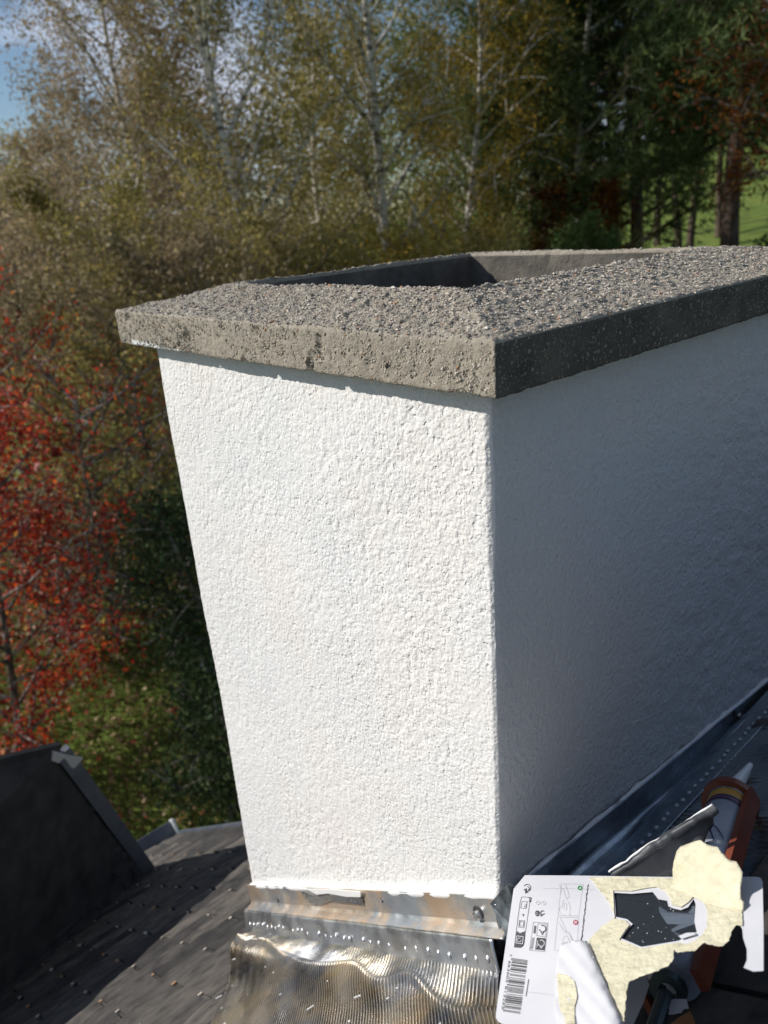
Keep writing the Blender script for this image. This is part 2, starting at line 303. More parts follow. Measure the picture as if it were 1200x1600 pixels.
# ------------------------------------------------------------------ chimney
OX, OY, CT, RIM = 0.06, 0.040, 0.0747, 0.120
LY = 1.36
chim = thing('chimney', (-0.5 * S, 0.5 * S, GZ), 'white rendered chimney with an open exposed-aggregate concrete cap', 'chimney')
def rect_ring(x0, x1, y0, y1, n):            # n = samples on front, right, back, left; corner-matched
    c = [(x0, y0), (x1, y0), (x1, y1), (x0, y1)]; out = []
    for k in range(4):
        a, b = np.array(c[k]), np.array(c[(k + 1) % 4])
        for t in np.arange(n[k]) / n[k]: out.append(a + (b - a) * t)
    return np.array(out)
def build_shaft():
    n = (400, 110, 20, 20); ring = rect_ring(-1, 0, 0, LY, n); side = np.repeat(np.arange(4), n)
    zs = np.linspace(0.004, -1.86, 600)
    nu, nv = len(ring), len(zs)
    V = np.concatenate([np.repeat(ring, nv, 0), np.tile(zs, nu)[:, None]], 1)
    nrm = np.array([(0, -1, 0), (1, 0, 0), (0, 1, 0), (-1, 0, 0)], float)[np.repeat(side, nv)]
    cx = np.minimum(np.abs(V[:, 0]), np.abs(V[:, 0] + 1)) + np.minimum(np.abs(V[:, 1]), np.abs(V[:, 1] - LY))
    sd = np.repeat(side, nv)
    rough = fbm(V, 88, 3, 2); r2 = noise(V, 40, 9); big = fbm(V, 3.0, 21, 2)
    mod = 0.75 + 0.45 * noise(V, 6.0, 31)
    h_front = 0.0009 * np.clip(rough * 1.15 + 0.25, -1.2, 0.8) * mod + 0.0003 * r2 + 0.003 * big
    P2 = V * np.array([1, 1.0, 0.8]); P2[:, 1] += 0.35 * V[:, 2]
    calm = np.clip((V[:, 1] - 0.22) / 0.5, 0.15, 1.0)
    h_right = (0.0028 * fbm(P2, 48, 5, 3) + 0.0008 * r2) * calm + 0.004 * big + 0.0007 * fbm(P2 * np.array([1, 1, 0.3]), 80, 8, 2)
    h = np.where(sd == 1, h_right, np.where(sd == 0, h_front, 0.003 * rough + 0.004 * big))
    # smooth brushed band right above the flashing
    bf = np.clip((V[:, 2] - (-0.9281 + GX * V[:, 0])) / 0.03, 0.1, 1.0); h = np.where(sd == 0, h * bf + 0.004 * (1 - bf), h)
    V = V + nrm * h[:, None]
    # worn arris at the corners
    ctr = np.array([-0.5, LY / 2]); e = np.clip(1 - cx / 0.010, 0, 1)
    V[:, :2] -= np.sign(V[:, :2] - ctr) * (0.0035 * e)[:, None]
    F = grid_faces(nu, nv, True)
    mi = (np.repeat(side, nv - 1) == 1).astype(int)
    near('shaft', V, F[:, ::-1], [M['stucco'], M['brushed']], chim, True, mi)
    # lower stack down the gable wall
    a = Acc(); zb = (GZ / S); a.box((-0.5, LY / 2, (-1.862 + zb) / 2), (0.498, 0, 0), (0, LY / 2 - 0.002, 0), (0, 0, (-1.862 - zb) / 2)); a.build('lower_stack', M['stucco'], chim)
build_shaft()
def cap_profile():
    # rows: (blend outer->inner 0..1, z)
    rows = [(0.10, 0.0), (0.06, 0.0), (0.012, 0.0)]
    for z in np.linspace(0.003, CT - 0.006, 26): rows.append((0.0, z))
    rows += [(0.004, CT - 0.003), (0.010, CT - 0.0008)]
    for t in np.linspace(0.02, 0.985, 54): rows.append((t, CT + (RIM - CT) * (t ** 1.15)))
    rows += [(0.993, RIM - 0.0005), (0.999, RIM - 0.003)]
    for z in np.linspace(RIM - 0.006, -0.06, 46): rows.append((1.0, z))
    return np.array(rows)
OUT = (-1.092, 0.043, -OY, LY + OX); INN = (-0.83, -0.15, 0.125, 0.90)
def build_cap():
    n = (400, 340, 120, 160); ro, ri = rect_ring(*OUT, n), rect_ring(*INN, n); pr = cap_profile(); nu, nv = len(ro), len(pr)
    t = pr[:, 0][None, :, None]; XY = ro[:, None, :] * (1 - t) + ri[:, None, :] * t
    Z = np.broadcast_to(pr[:, 1][None, :], (nu, nv))
    V = np.concatenate([XY, Z[..., None]], -1)
    du = np.roll(V, -1, 0) - np.roll(V, 1, 0); dv = np.gradient(V, axis=1)
    nr = np.cross(du, dv); nr /= np.linalg.norm(nr, axis=-1, keepdims=True) + 1e-12
    P = V.reshape(-1, 3)
    tt = np.broadcast_to(pr[:, 0][None, :], (nu, nv)).ravel(); top = ((tt > 0.01) & (tt < 0.995) & (P[:, 2] > 0.05))
    g = fbm(P, 95, 41, 2); pits = np.clip(noise(P, 34, 47) - 0.52, 0, 1) * -0.020
    h = np.where(top, 0.0030 * g, 0.0011 * g + pits) + np.where(top, 0.0026, 0.0010) * noise(P, 9, 53)
    w = 0.0 * h
    V = P + nr.reshape(-1, 3) * (h + w * (tt < 0.3))[:, None]
    F = grid_faces(nu, nv, True)
    cap = near('cap', V, F, [M['concrete'], M['inner'], M['cap_edge']], chim, True, np.where((np.repeat(np.repeat(np.arange(4), n), nv - 1) == 1) & (np.tile(np.arange(nv - 1), nu) < 29), 2, np.tile((np.arange(nv - 1) > nv - 46).astype(int), nu)))
    # loose grit of the exposed aggregate, on the upper faces
    rng = np.random.default_rng(5); n_st = 34000
    # sides sampled by area, front and right preferred because they carry the visible faces
    k = rng.choice(4, n_st, p=[0.36, 0.36, 0.14, 0.14]); s = rng.random(n_st); t = rng.random(n_st) ** 0.9
    oc = np.array([(OUT[0], OUT[2]), (OUT[1], OUT[2]), (OUT[1], OUT[3]), (OUT[0], OUT[3])]); ic = np.array([(INN[0], INN[2]), (INN[1], INN[2]), (INN[1], INN[3]), (INN[0], INN[3])])
    pa = oc[k] + (oc[(k + 1) % 4] - oc[k]) * s[:, None]; pb = ic[k] + (ic[(k + 1) % 4] - ic[k]) * s[:, None]
    xy = pa + (pb - pa) * t[:, None]; z = CT + (RIM - CT) * t ** 1.15
    c = np.concatenate([xy, z[:, None]], 1)
    r = 0.0016 * np.exp(0.38 * rng.standard_normal(n_st)); c[:, 2] += r * 0.15 + 0.0030 * fbm(c, 95, 41, 2) + 0.0026 * noise(c, 9, 53)
    ang = rng.random(n_st) * 6.283; cs, sn = np.cos(ang), np.sin(ang)
    o = np.array([(1, 0, 0), (0, 1, 0), (-1, 0, 0), (0, -1, 0), (0, 0, 1), (0.55, 0.5, 0.62)], float)
    o = o[None] * (1 + 0.35 * (rng.random((n_st, 6, 1)) - 0.5)) * np.array([1.25, 0.85, 0.62])
    ox = o[..., 0] * cs[:, None] - o[..., 1] * sn[:, None]; oy = o[..., 0] * sn[:, None] + o[..., 1] * cs[:, None]
    V = c[:, None, :] + np.stack([ox, oy, o[..., 2]], -1) * r[:, None, None]
    ns = 8000; ks = rng.random(ns) < 0.55; q = rng.random(ns); zz = rng.uniform(0.003, CT - 0.003, ns)   # grit showing in the front and right edges
    cs2 = np.where(ks[:, None], np.stack([OUT[0] + (OUT[1] - OUT[0]) * q, np.full(ns, OUT[2]), zz], 1), np.stack([np.full(ns, OUT[1]), OUT[2] + (OUT[3] - OUT[2]) * q, zz], 1))
    rs = 0.0014 * np.exp(0.4 * rng.standard_normal(ns)); os_ = np.array([(1, 0, 0), (0, 1, 0), (-1, 0, 0), (0, -1, 0), (0, 0, 0.55), (0.5, 0.5, 0.45)])[None] * (1 + 0.4 * (rng.random((ns, 6, 1)) - 0.5))
    loc = np.where(ks[:, None, None], np.stack([os_[..., 0], -os_[..., 2], os_[..., 1]], -1), np.stack([os_[..., 2], os_[..., 0], os_[..., 1]], -1))
    V = np.concatenate([V, cs2[:, None, :] + loc * rs[:, None, None]]); n_st += ns
    fb = np.array([(0, 5, 4), (0, 1, 5), (1, 4, 5), (1, 2, 4), (2, 3, 4), (3, 0, 4)]); F = (fb[None] + (np.arange(n_st) * 6)[:, None, None]).reshape(-1, 3)
    tint = np.repeat(np.clip(rng.normal(0.52, 0.24, n_st), 0, 0.93), 6); tint[np.repeat(rng.random(n_st) < 0.018, 6)] = 1.0; tint[-6 * ns:][np.repeat(~ks, 6)] *= 0.30
    o_ = link('exposed_aggregate', mesh_data('exposed_aggregate', V.reshape(-1, 3) * S, F, [M['grit']], False, None, tint), cap); tag(o_, kind='stuff')
    # floor of the flue
    a = Acc(); a.box((-0.49, 0.51, -0.09), (0.40, 0, 0), (0, 0.44, 0), (0, 0, 0.02)); a.build('flue_bed', M['soot'], chim)
build_cap()
# white sealant bead where the render meets the metal
def bead(name, p0, p1, r, seed, off, parent):
    t = np.linspace(0, 1, 90); P = p0 + (p1 - p0) * t[:, None] + off
    nn = fbm(P, 24, seed, 2); V, F = tube(P + np.stack([0 * t, 0 * t, 0.003 * nn], 1), r * (1 + 0.4 * nn), 7); near(name, V, F, M['sealant'], parent, True)
PN, PL, PR = np.array([0, 0, -0.9281]), np.array([-1.0, 0, -1.659]), np.array([0, 1.36, -0.9281 - 0.14])
bead('sealant_bead', PL, PN, 0.009, 3, np.array([0, -0.006, 0.004]), chim)
bead('sealant_bead', PN, PR, 0.005, 4, np.array([0.006, 0, 0.004]), chim)

# ------------------------------------------------------------------ front flashing
SD = unit(PN - PL)                            # up the slope along the front face
NV = np.array([-SD[2], 0, SD[0]])             # roof normal
OUTV = np.array([0, -1.0, 0])
FLEN = np.linalg.norm(PN - PL)
def fr(s, a, b): return PL + SD * (s * FLEN) + OUTV * a + NV * b      # s 0 left .. 1 near corner
ff = thing('apron_flashing', (-0.5 * S, -0.06 * S, -1.4 * S), 'stained metal apron flashing with pleated skirt along the sunlit chimney foot', 'flashing')
def sheet(name, s0, s1, prof, ns, mat_, parent, seed=0, amp=0.0015, per=None, thick=0.003):
    prof = np.array(prof); ss = np.linspace(s0, s1, ns); d = np.cumsum(np.r_[0, np.linalg.norm(np.diff(prof, axis=0), axis=1)]); q = np.linspace(0, d[-1], 34)
    pa = np.interp(q, d, prof[:, 0]); pb = np.interp(q, d, prof[:, 1])
    V = np.array([fr(s, a, b) for s in ss for a, b in zip(pa, pb)])
    V += (OUTV * 0.7 + NV * 0.3) * (amp * fbm(V, 9, seed, 3))[:, None]
    o = near(name, V, grid_faces(ns, 34), mat_, parent, True)
    md = o.modifiers.new('thickness', 'SOLIDIFY'); md.thickness = thick * S; md.offset = -1
    return o
up = sheet('upstand', -0.005, 1.012, [(0.010, 0.008), (0.013, -0.012), (0.017, -0.040), (0.024, -0.047), (0.046, -0.053)], 120, M['upstand'], ff, 2, 0.003)
st = sheet('bump_strip', -0.02, 0.985, [(0.038, -0.0535), (0.046, -0.057), (0.050, -0.066), (0.064, -0.108)], 120, M['strip'], ff, 7, 0.0035)
hemi_V, hemi_F = [], []
for j in range(4):
    for k in range(10):
        q, w = k / 10 * 2 * math.pi, j / 3 * math.pi / 2
        hemi_V.append((math.cos(q) * math.cos(w), math.sin(q) * math.cos(w), math.sin(w)))
hemi_F = [(j * 10 + k, j * 10 + (k + 1) % 10, (j + 1) * 10 + (k + 1) % 10, (j + 1) * 10 + k) for j in range(3) for k in range(10)]
bump_me = mesh_data('punched_bump', np.array(hemi_V) * S, hemi_F, [M['strip']], True)
bump_glint = mesh_data('punched_bump_glint', np.array(hemi_V) * S, hemi_F, [mat('sky_glint_zinc', (0.34, 0.38, 0.42), 0.35, 0.5)], True)  # paler colour stands in for sky glints on the side bumps
def place(name, me, parent, P, ax, ay, az, sc):
    o = link(name, me, parent); R = Matrix([[ax[i] * sc[0], ay[i] * sc[1], az[i] * sc[2], P[i] * S] for i in range(3)] + [[0, 0, 0, 1]]); o.matrix_basis = R; return o
rng = random.Random(4)
spos = [0.01, 0.035, 0.06, 0.10, 0.125, 0.15, 0.17, 0.195, 0.22, 0.27, 0.295, 0.32, 0.345, 0.40, 0.43, 0.455, 0.48, 0.51, 0.535, 0.59, 0.615, 0.645, 0.68, 0.735, 0.77, 0.805, 0.835, 0.865, 0.905, 0.935, 0.965]
nst = unit(OUTV * 0.95 + NV * 0.32)
for s in spos:
    ay = np.cross(nst, SD)
    place('punched_bump', bump_me, st, fr(s, 0.0575 + rng.uniform(-.001, .001), -0.087 + rng.uniform(-.004, .004)), SD, ay, nst, (0.0065, 0.0085, 0.006))
# screw with washer near the corner, and smaller nail
def screw(P, n, r, parent, name='screw'):
    d, a, b = frame_of(n); V, F = tube([P, P + d * r * 0.22, P + d * r * 0.3], [r, r, r * 0.85], 14); A = Acc(); A.add(V, F, 0)
    V, F = tube([P + d * r * 0.3, P + d * r * 0.75, P + d * r * 0.85], [r * 0.62, r * 0.58, r * 0.4], 12); A.add(V, F, 1)
    return A.build(name, [M['rubber'], M['steel']], parent)
screw(fr(0.945, 0.016, -0.026), OUTV, 0.0155, up); screw(fr(0.66, 0.017, -0.012), OUTV, 0.005, up); screw(fr(0.165, 0.019, -0.03), OUTV, 0.006, up)
# dark torn lap of metal on the upstand
def patch(name, pts_sb, a0, mat_, parent, thick=0.0025):
    A = Acc(); n = len(pts_sb); f = [fr(s, a0 + thick, b) for s, b in pts_sb]; g = [fr(s, a0, b) for s, b in pts_sb]
    A.add(f + g, [tuple(range(n))[::-1], tuple(range(n, 2 * n))] + [(i, (i + 1) % n, n + (i + 1) % n, n + i) for i in range(n)]); return A.build(name, mat_, parent)
patch('lapped_joint', [(0.33, 0.004), (0.335, -0.022), (0.36, -0.034), (0.41, -0.030), (0.45, -0.019), (0.50, -0.021), (0.55, -0.022), (0.585, -0.024), (0.59, -0.008), (0.52, -0.004), (0.46, -0.002), (0.40, -0.010), (0.36, 0.0)], 0.020, M['zinc_dark'], up)
patch('sealant_smear', [(0.36, 0.010), (0.40, -0.004), (0.46, 0.001), (0.53, -0.005), (0.59, -0.004), (0.60, 0.009), (0.48, 0.012)], 0.0195, M['sealant'], up)
# corner fold of dark metal
A = Acc(); c0 = fr(1.0, 0.02, 0.0)
A.add([fr(1.0, 0.030, 0.004), fr(1.04, 0.012, 0.03), fr(1.085, 0.020, 0.02), fr(1.075, 0.05, -0.06), fr(1.03, 0.054, -0.05),
       fr(1.0, 0.024, 0.004), fr(1.04, 0.006, 0.03), fr(1.085, 0.014, 0.02), fr(1.075, 0.044, -0.06), fr(1.03, 0.048, -0.05)],
      [(4, 3, 2, 1, 0), (5, 6, 7, 8, 9)] + [(i, (i + 1) % 5, 5 + (i + 1) % 5, 5 + i) for i in range(5)])
A.build('corner_fold', M['zinc_dark'], ff)
# pleated skirt
def build_skirt():
    nu, nv = 1500, 76; u = np.linspace(0, 1, nu); v = np.linspace(0, 1, nv); U, Vv = np.meshgrid(u, v, indexing='ij')
    Q = np.stack([U * 9, Vv * 3, 0 * U], -1).reshape(-1, 3)
    wob = fbm(Q, 1.0, 5, 3).reshape(nu, nv)
    a = 0.056 + 0.40 * Vv ** 1.0 * (1 + 0.0 * U) + 0.018 * fbm(Q, 0.8, 15, 2).reshape(nu, nv) * Vv
    left = -0.02 + 1.30 * (a - 0.056) - 0.05 * np.exp(-((Vv - 0.25) / 0.12) ** 2); right = 0.985 + 0.9 * (a - 0.056)
    s = left + (right - left) * U + 0.008 * wob * Vv
    # steep first, then lying on the roof; the bend line waves
    bend = 0.22 + 0.05 * np.sin(U * 21 + 1.3 * np.sin(U * 9)) + 0.045 * noise(np.stack([U * 7, 0 * U, 0 * U], -1).reshape(-1, 3), 1, 77).reshape(nu, nv) - 0.05 * np.exp(-((U - 0.05) / 0.08) ** 2)
    t = np.clip(Vv / bend, 0, 1.6); fall = np.where(t < 1, 1 - t, 0.0); sm = 0.5 * (fall + np.sqrt(fall ** 2 + 0.010))
    b = -0.104 + 0.004 * np.clip(Vv * 8, 0, 1)
    b = b + 0.0080 * np.exp(-((Vv - bend) / 0.030) ** 2) + 0.004 * np.exp(-((Vv - bend) / 0.12) ** 2)
    ph = U * 112 * 2 * math.pi + 3.0 * wob
    ampl = 0.0029 * (0.35 + 0.65 * np.clip(Vv * 6, 0, 1)) * (1 + 0.7 * noise(Q, 2.0, 33).reshape(nu, nv)) * np.clip(1.25 - 0.55 * Vv, 0.3, 1)
    tri = np.abs(np.sin(ph / 2)) * 1.6 - 0.8
    crumple = 0.0022 * fbm(Q, 1.7, 90, 3).reshape(nu, nv) * np.clip(Vv * 3, 0, 1) * (0.6 + 1.1 * np.exp(-(U / 0.16) ** 2))
    folds = 0.004 * np.exp(-(U / 0.15) ** 2) * np.sin(U * 150 + 4 * Vv) * np.clip(Vv * 5, 0, 1) * np.clip(1.5 - 2.2 * Vv, 0, 1)
    b = b + ampl * tri + np.maximum(crumple, -0.006) + folds
    b = np.maximum(b, -0.111)
    P = PL[None, None] + SD * (s * FLEN)[..., None] + OUTV * a[..., None] + NV * b[..., None]
    o = near('pleated_skirt', P.reshape(-1, 3), grid_faces(nu, nv), M['pleat'], ff, True)
    return o
skirt = build_skirt()
# white paint drips on the skirt and roof
A = Acc(); rng = random.Random(11)
for i in range(24):
    a = rng.uniform(0.13, 0.40); s = rng.uniform(1.3 * a - 0.12, 0.98); c = fr(s, a, -0.0985 + rng.uniform(0, 0.003)); l, w = rng.choice([0.002, 0.003, 0.004, 0.008]), rng.uniform(0.0012, 0.0022)
    q = rng.uniform(0.5, 1.3); d1 = unit(OUTV * math.sin(q) - SD * math.cos(q)); d2 = np.cross(NV, d1); A.box(c, d1 * l, d2 * w, NV * 0.0012)
tag(A.build('paint_drips', M['sealant'], ff), kind='stuff')

# ------------------------------------------------------------------ side flashing (shaded face)
sf = thing('side_flashing', (0.05 * S, 0.35 * S, -1.0 * S), 'grey metal flashing with punched bumps along the shaded chimney side', 'flashing')
RD = unit(PR - PN)
def sr(y, x, dz): q = PN + (PR - PN) * (y / 1.36); return np.array([x, q[1], q[2] + dz])
def side_sheet(name, prof, y0, y1, mat_, seed, amp):
    prof = np.array(prof); ys = np.linspace(y0, y1, 60); d = np.cumsum(np.r_[0, np.linalg.norm(np.diff(prof, axis=0), axis=1)]); q = np.linspace(0, d[-1], 24)
    px, pz = np.interp(q, d, prof[:, 0]), np.interp(q, d, prof[:, 1]); V = np.array([sr(y, a, b) for y in ys for a, b in zip(px, pz)])
    V[:, 2] = np.where(V[:, 0] > 0.03, np.maximum(V[:, 2], ZR + GX * V[:, 0] + 0.030), V[:, 2]) + amp * fbm(V, 7, seed, 3); o = near(name, V, grid_faces(60, 24), mat_, sf, True)
    md = o.modifiers.new('thickness', 'SOLIDIFY'); md.thickness = 0.003 * S; md.offset = 1
    return o
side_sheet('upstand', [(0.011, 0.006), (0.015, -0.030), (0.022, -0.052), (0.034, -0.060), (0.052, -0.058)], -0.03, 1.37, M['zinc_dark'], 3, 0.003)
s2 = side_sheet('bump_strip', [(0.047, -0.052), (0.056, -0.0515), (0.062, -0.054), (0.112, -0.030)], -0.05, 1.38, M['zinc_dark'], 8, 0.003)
nz2 = unit([-0.40, 0, 0.92]); rng = random.Random(8)
for i in range(48):
    y = -0.02 + i * 0.0275 + rng.uniform(-.004, .004); P = sr(y, 0.086 + rng.uniform(-.003, .003), -0.0425); P[2] = max(P[2], ZR + GX * P[0] + 0.031)
    place('punched_bump', bump_glint, s2, P, RD, np.cross(nz2, RD), nz2, (0.006, 0.006, 0.0055))
screw(sr(0.93, 0.018, -0.012), (1, 0, 0), 0.011, sf)
# pleated side skirt lying up the roof
nu, nv = 760, 24; u = np.linspace(-0.06, 1.38, nu); v = np.linspace(0.095, 0.33, nv); U, Vv = np.meshgrid(u, v, indexing='ij')
Q = np.stack([U * 6, Vv * 6, 0 * U], -1).reshape(-1, 3)
Z = ZR + GX * Vv + 0.023 + 0.003 * np.abs(np.sin(U * 190)) + 0.006 * fbm(Q, 1, 3, 2).reshape(nu, nv)
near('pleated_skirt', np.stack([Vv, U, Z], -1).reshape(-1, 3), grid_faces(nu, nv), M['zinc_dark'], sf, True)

# ------------------------------------------------------------------ house: roof, shingles, eave, walls
VERGE_R = 2.4
VERGE_Y, EAVE_X, RIDGE_X, Y_END = 0.70, -3.52, 1.25, -9.0
house = thing('house', (0, -4 * S, GZ), 'house under a dark weathered shingle roof around the chimney', 'house')
def rp(x, y, h=0.0): return np.array([x, y, ZR + GX * x]) + NV * h
A = Acc()
q = [rp(EAVE_X, Y_END), rp(RIDGE_X, Y_END), rp(RIDGE_X, VERGE_R), rp(-0.9, VERGE_R), rp(-0.9, VERGE_Y), rp(EAVE_X, VERGE_Y)]; q2 = [p - NV * 0.08 for p in q]
A.add(q + q2, [(0, 1, 2, 3, 4, 5), (11, 10, 9, 8, 7, 6)] + [(i, i + 6, (i + 1) % 6 + 6, (i + 1) % 6) for i in range(6)])
mx_ = 2 * RIDGE_X - EAVE_X; q = [rp(RIDGE_X, Y_END), rp(EAVE_X, Y_END) * np.array([0, 1, 1]) + np.array([mx_, 0, 0]), rp(EAVE_X, VERGE_R) * np.array([0, 1, 1]) + np.array([mx_, 0, 0]), rp(RIDGE_X, VERGE_R)]
q2 = [p - np.array([0, 0, 0.09]) for p in q]
A.add(q + q2, [(0, 1, 2, 3), (7, 6, 5, 4)] + [(i, i + 4, (i + 1) % 4 + 4, (i + 1) % 4) for i in range(4)])
roof = A.build('roof', M['shingle'], house)
A = Acc(); zt, zb = (ZR + GX * EAVE_X - 0.12), GZ / S
A.box(((EAVE_X + mx_) / 2, (Y_END + VERGE_Y) / 2 - 0.1, (zt + zb) / 2), ((mx_ - EAVE_X) / 2 - 0.25, 0, 0), (0, (VERGE_Y - Y_END) / 2 - 0.25, 0), (0, 0, (zt - zb) / 2)); A.build('wall', M['wall'], house)
CP, TW = 0.0975, 0.285                       # course pitch (plan), tab width
slope_dn = -SD
def tab_mesh(seed):
    r = np.random.default_rng(seed); hw, ln, th = TW / 2 - 0.007, 0.20, 0.011; n = 6
    xs = np.linspace(-hw, hw, n); V = []; e = r.normal(0, 0.0035, n); lift = np.abs(r.normal(0, 0.003, n))
    for i, x in enumerate(xs): V += [(x, e[i], th + 0.005 + lift[i]), (x, e[i], 0.002), (x, -ln, 0.004), (x, -ln, 0.0)]
    F = []
    for i in range(n - 1):
        a, b = i * 4, i * 4 + 4; F += [(a, b, b + 2, a + 2)[::-1], (a, a + 1, b + 1, b)[::-1], (a + 1, a + 3, b + 3, b + 1)[::-1]]
    F += [(0, 2, 3, 1), ((n - 1) * 4, (n - 1) * 4 + 1, (n - 1) * 4 + 3, (n - 1) * 4 + 2)]
    return mesh_data('shingle', np.array(V) * S, [tuple(f)[::-1] for f in F], [M['shingle']])
TABS = [tab_mesh(i) for i in range(6)]
chip_mats = [M['chip'], M['chip'], M['chip'], M['chip2'], M['trim_white']]
def chip_mesh(i):
    V, F = box((0, 0, 0.004), (0.022, 0.005, 0), (0.002, -0.007, 0), (0, 0, 0.004)); return mesh_data('shingle_chip', np.array(V) * S, F, [chip_mats[i]])  # small pale and tan chips at the tab slots
CHIPS = [chip_mesh(i) for i in range(5)]
def px(P):
    d = np.asarray(P) - CAM; z = d @ AX[2]; return (600 + FOC * (d @ AX[0]) / z, 800 - FOC * (d @ AX[1]) / z) if z > 0.05 else (-9999, -9999)
# the dormer wall's foot line, beyond which the roof is hidden
V1, V2 = np.array([-2.12, -0.63]), np.array([-2.82, 0.25])
def behind_dormer(x, y):
    if y > 0.26: return False
    t = (y - V1[1]) / (V2[1] - V1[1]); return x < V1[0] + (V2[0] - V1[0]) * t - 0.15
YV = np.array([0, 1.0, 0]); rest = Acc(); rng = random.Random(2); ntab = 0
for ci in range(-47, 30):
    xe = -1.165 + ci * CP if False else -1.165 + (ci + 18) * CP
    if xe > RIDGE_X - 0.05 or xe < EAVE_X: continue
    off = 0.0 if ci % 2 == 0 else TW / 2
    for k in range(-34, 10):
        y0 = -0.02 + off + k * TW; yc = y0 + TW / 2
        if yc + TW / 2 > (VERGE_Y if xe < 0.1 else VERGE_R) + 0.02 or yc < Y_END + 0.2: continue
        if -1.02 < xe < 0.10 and yc - TW / 2 < 1.0 and yc + TW / 2 > 0.02 and not (xe > -1.02 and yc + TW / 2 < 0.03): 
            if xe > -0.98 or yc > 0.1: continue
        P = rp(xe, yc, 0.002); u_, v_ = px(P)
        vis = -140 < u_ < 1330 and 1150 < v_ < 1780 and not behind_dormer(xe, yc)
        if vis and ntab < 290:
            o = place('shingle', TABS[rng.randrange(6)], roof, P, YV, slope_dn, NV, (1, 1, 1)); ntab += 1
            if xe < 0.0:
                ii = rng.choices(range(5), [5, 4, 4, 3, 0.6])[0]
                place('shingle_chip', CHIPS[ii], roof, rp(xe + 0.004, y0 + rng.uniform(-.008, .008), 0.009), YV, slope_dn, NV, (rng.uniform(0.5, 1.15), rng.uniform(.7, 1.2), rng.uniform(.6, 1.3)))
        elif abs(yc) < 4.5:
            rest.box(P + SD * 0.07 + NV * 0.004, YV * (TW / 2 - 0.004), SD * 0.08, NV * 0.003)
print('tabs', ntab)
tag(rest.build('shingle_field', M['shingle'], roof), kind='stuff')
# metal eave upstand and verge strip
A = Acc(); e0, e1 = rp(EAVE_X, 0.20), rp(EAVE_X, VERGE_Y)
A.box((e0 + e1) / 2 + NV * 0.045 - SD * 0.012, (e1 - e0) / 2, SD * 0.012, NV * 0.058); A.build('eave_upstand', M['trim'], house)
A = Acc(); A.box(e1 + NV * 0.045 + YV * 0.012, YV * 0.009, SD * 0.03, NV * 0.065); A.build('eave_end_cap', M['trim_white'], house)
A = Acc(); g0, g1 = rp(EAVE_X + 0.07, VERGE_Y), rp(-1.05, VERGE_Y); A.box((g0 + g1) / 2 + NV * 0.004 + YV * 0.012, (g1 - g0) / 2, YV * 0.008, NV * 0.018); A.build('verge_strip', M['trim'], house)

# ------------------------------------------------------------------ steep shingled dormer at the left
dorm = thing('dormer', (-2.4 * S, -0.6 * S, -2.6 * S), 'shaded dark shingled dormer wall with a metal corner strip at left', 'dormer')
T0 = np.array([-2.49, -0.10, -1.885]); RDv = np.array([0.27, -1.0, 0.44])
def ridge(t): return T0 + RDv * t
F0 = np.array([-2.82, 0.25, -3.12]); FDv = np.array([0.70, -0.88, 0.512]) / 0.88
def foot(t): return F0 + FDv * t * 1.0
away = unit([-0.8, -0.6, 0]); TL = 2.6
def lift(t): return ridge(t)
body = []
A = Acc(); c = [ridge(0), ridge(TL), foot(TL), foot(0)]; back = [c[0] + away * 0.9 - np.array([0, 0, 1.1]), c[1] + away * 0.9 - np.array([0, 0, 1.1]), c[2] + away * 1.2, c[3] + away * 1.0 + np.array([0, 0, -0.5])]
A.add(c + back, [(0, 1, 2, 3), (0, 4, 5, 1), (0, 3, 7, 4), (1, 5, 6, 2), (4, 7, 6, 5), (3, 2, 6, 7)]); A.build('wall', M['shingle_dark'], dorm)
wn_ = unit(np.cross(ridge(TL) - ridge(0), foot(0) - ridge(0)))
if wn_ @ (CAM - T0) < 0: wn_ = -wn_
def wallp(t, w): return foot(t) * (1 - w) + ridge(t) * w
rng = random.Random(6); NC = 15; ncl = 0
for r_ in range(NC):
    w0, w1 = r_ / NC, (r_ + 1) / NC; o_ = 0.09 if r_ % 2 else 0.0
    for k in range(9):
        t0, t1 = max(0.012, k * 0.18 - o_), k * 0.18 + 0.18 - o_ - 0.006
        if t1 <= t0: continue
        p = [wallp(t0, w0), wallp(t1, w0), wallp(t1, w1 + 0.01), wallp(t0, w1 + 0.01)]; lf = rng.uniform(0.012, 0.026)
        f = [p[0] + wn_ * lf, p[1] + wn_ * lf, p[2] + wn_ * 0.003, p[3] + wn_ * 0.003]
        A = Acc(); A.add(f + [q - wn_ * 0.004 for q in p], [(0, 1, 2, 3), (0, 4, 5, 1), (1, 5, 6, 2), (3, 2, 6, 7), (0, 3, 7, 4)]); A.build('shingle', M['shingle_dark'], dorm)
ed = unit(T0 - F0); sdv = unit(np.cross(wn_, ed)); sdv = sdv if sdv @ np.array([0.3, 0.9, 0]) > 0 else -sdv
A = Acc(); A.box((T0 + F0) / 2 + sdv * 0.012 + wn_ * 0.012, (T0 - F0) / 2 * 0.97, sdv * 0.024, wn_ * 0.016); A.box((T0 + F0) / 2 - sdv * 0.02 + wn_ * 0.020, (T0 - F0) / 2 * 0.93, sdv * 0.012, wn_ * 0.014); A.build('corner_strip', M['trim'], dorm)
